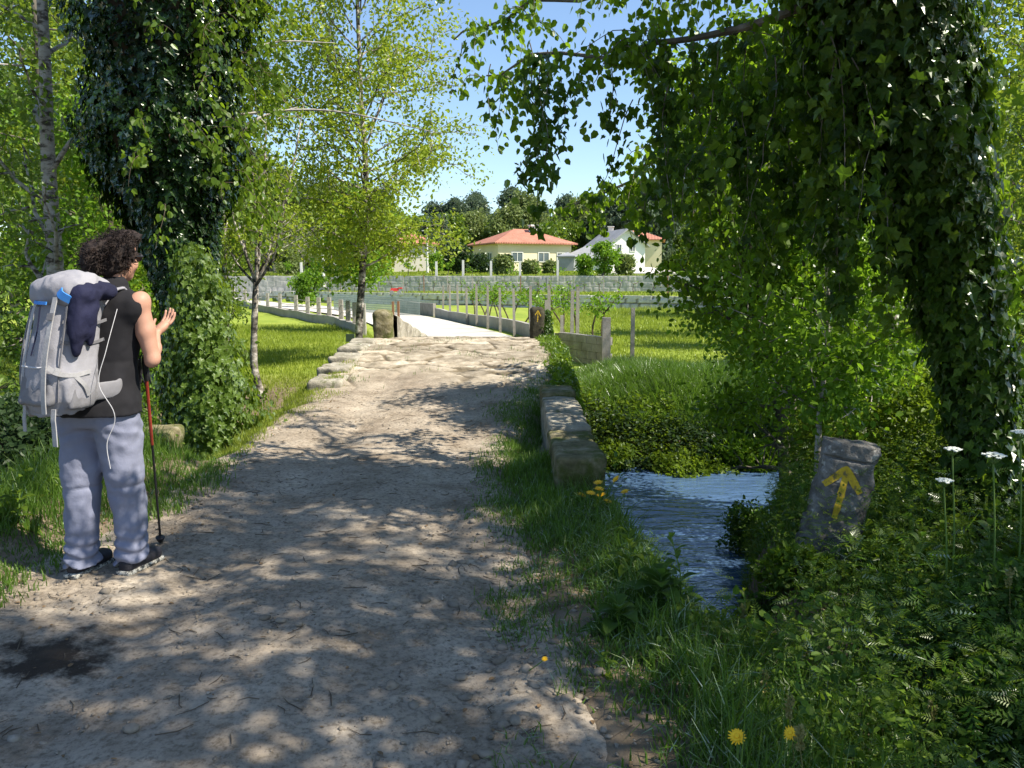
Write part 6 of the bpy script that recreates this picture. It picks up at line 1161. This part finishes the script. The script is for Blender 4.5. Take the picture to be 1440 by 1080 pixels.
mb = MB(); mb.tube(curve([np.array(p)*np.array((KX, KY, 1))+off for p in [(-.03, -.53, 1.36), (-.02, -.54, 1.25), (-.04, -.545, 1.14)]], 16), .0035, 5); mb.build('purple_piping', M['navy'], bp, world=False)
jk = empty('folded_jacket', (PX, PY, PZ0+1.2), 'dark navy jacket hanging over the right side of the backpack', 'jacket', None, -YAW); s = SDF((-.02, -.62, 1.05), (.36, -.06, 1.56), .007)
s.box((.165, -.4, 1.33), (.05, .08, .11), .04, .05); s.cone((.17, -.42, 1.3), (.185, -.42, 1.16), .065, .03, .04, (.7, 1, 1)); s.cone((.12, -.4, 1.43), (.17, -.2, 1.42), .06, .05, .05, (1, 1, .7)); s.cone((.2, -.36, 1.32), (.2, -.33, 1.2), .05, .03, .04, (.7, 1, 1)); s.ell((.13, -.36, 1.42), (.08, .1, .05), .04)
s.noise(.02, 9, 3, 31); s.noise(.014, 22, 2, 32); s.build('cloth', M['navy'], jk, xf=lambda V: V*np.array((KX*1.04, KY, 1))+np.array((.01, -.045, -1.2)))
# trekking poles hanging from the wrists / belt
for k, ((u0, v0, Y0), (u1, v1), cm, lb_) in enumerate([((203, 500, 4.02), (226, 762), 'redp', 'nearer trekking pole with reddish shaft beside the hiker'), ((196, 505, 4.2), (194, 756), 'black', 'black trekking pole half hidden behind the hiker\'s leg')]):
    a = at(u0, v0, Y0); b_ = gnd(u1, v1, .01); b_[2] = float(surf(b_[0], b_[1])); tp_ = empty('trekking_pole', b_, lb_, 'trekking pole'); mb = MB(); d = (b_-a)
    mb.tube([a+d*.1, a+d*.45], .0085, 8); mb.build('upper_shaft', M[cm], tp_); mb = MB(); mb.tube([a+d*.45, a+d*.97], .0065, 8); mb.build('lower_shaft', M['black'], tp_); mb = MB(); mb.tube([a, a+d*.03, a+d*.08, a+d*.12], [.012, .018, .015, .012], 10); mb.build('grip', M['black'], tp_)
    mb = MB(); mb.tube([a+d*.955, a+d*.965, a+d*.985, b_+np.array((0, 0, .004))], [.009, .026, .016, .008], 10); mb.build('tip_basket', M['black'], tp_)
    mb = MB(); mb.tube(curve([a, a+np.array((.03, 0, .05)), a+np.array((.02, -.01, -.05)), a+np.array((.03, -.01, -.14)), a+d*.06], 14), .004, 5); mb.build('wrist_strap', M['black'], tp_)

def lean(o, z0):       # the whole upper body and pack lean forward a little
    if o.type == 'MESH':
        n = len(o.data.vertices); c = np.zeros(n*3, np.float32); o.data.vertices.foreach_get('co', c); c = c.reshape(-1, 3); d = np.maximum(0, c[:, 2]+z0-.85); c[:, :2] *= .93-.02*ss(.5, 1.1, c[:, 2:3]+z0); c[:, 0] += .10*d; c[:, 1] += .14*d; o.data.vertices.foreach_set('co', c.ravel()); o.data.update()
    for ch in o.children: lean(ch, z0)
bpy.context.view_layer.update()
lean(hk, 0); lean(bp, .9); lean(jk, 1.2)
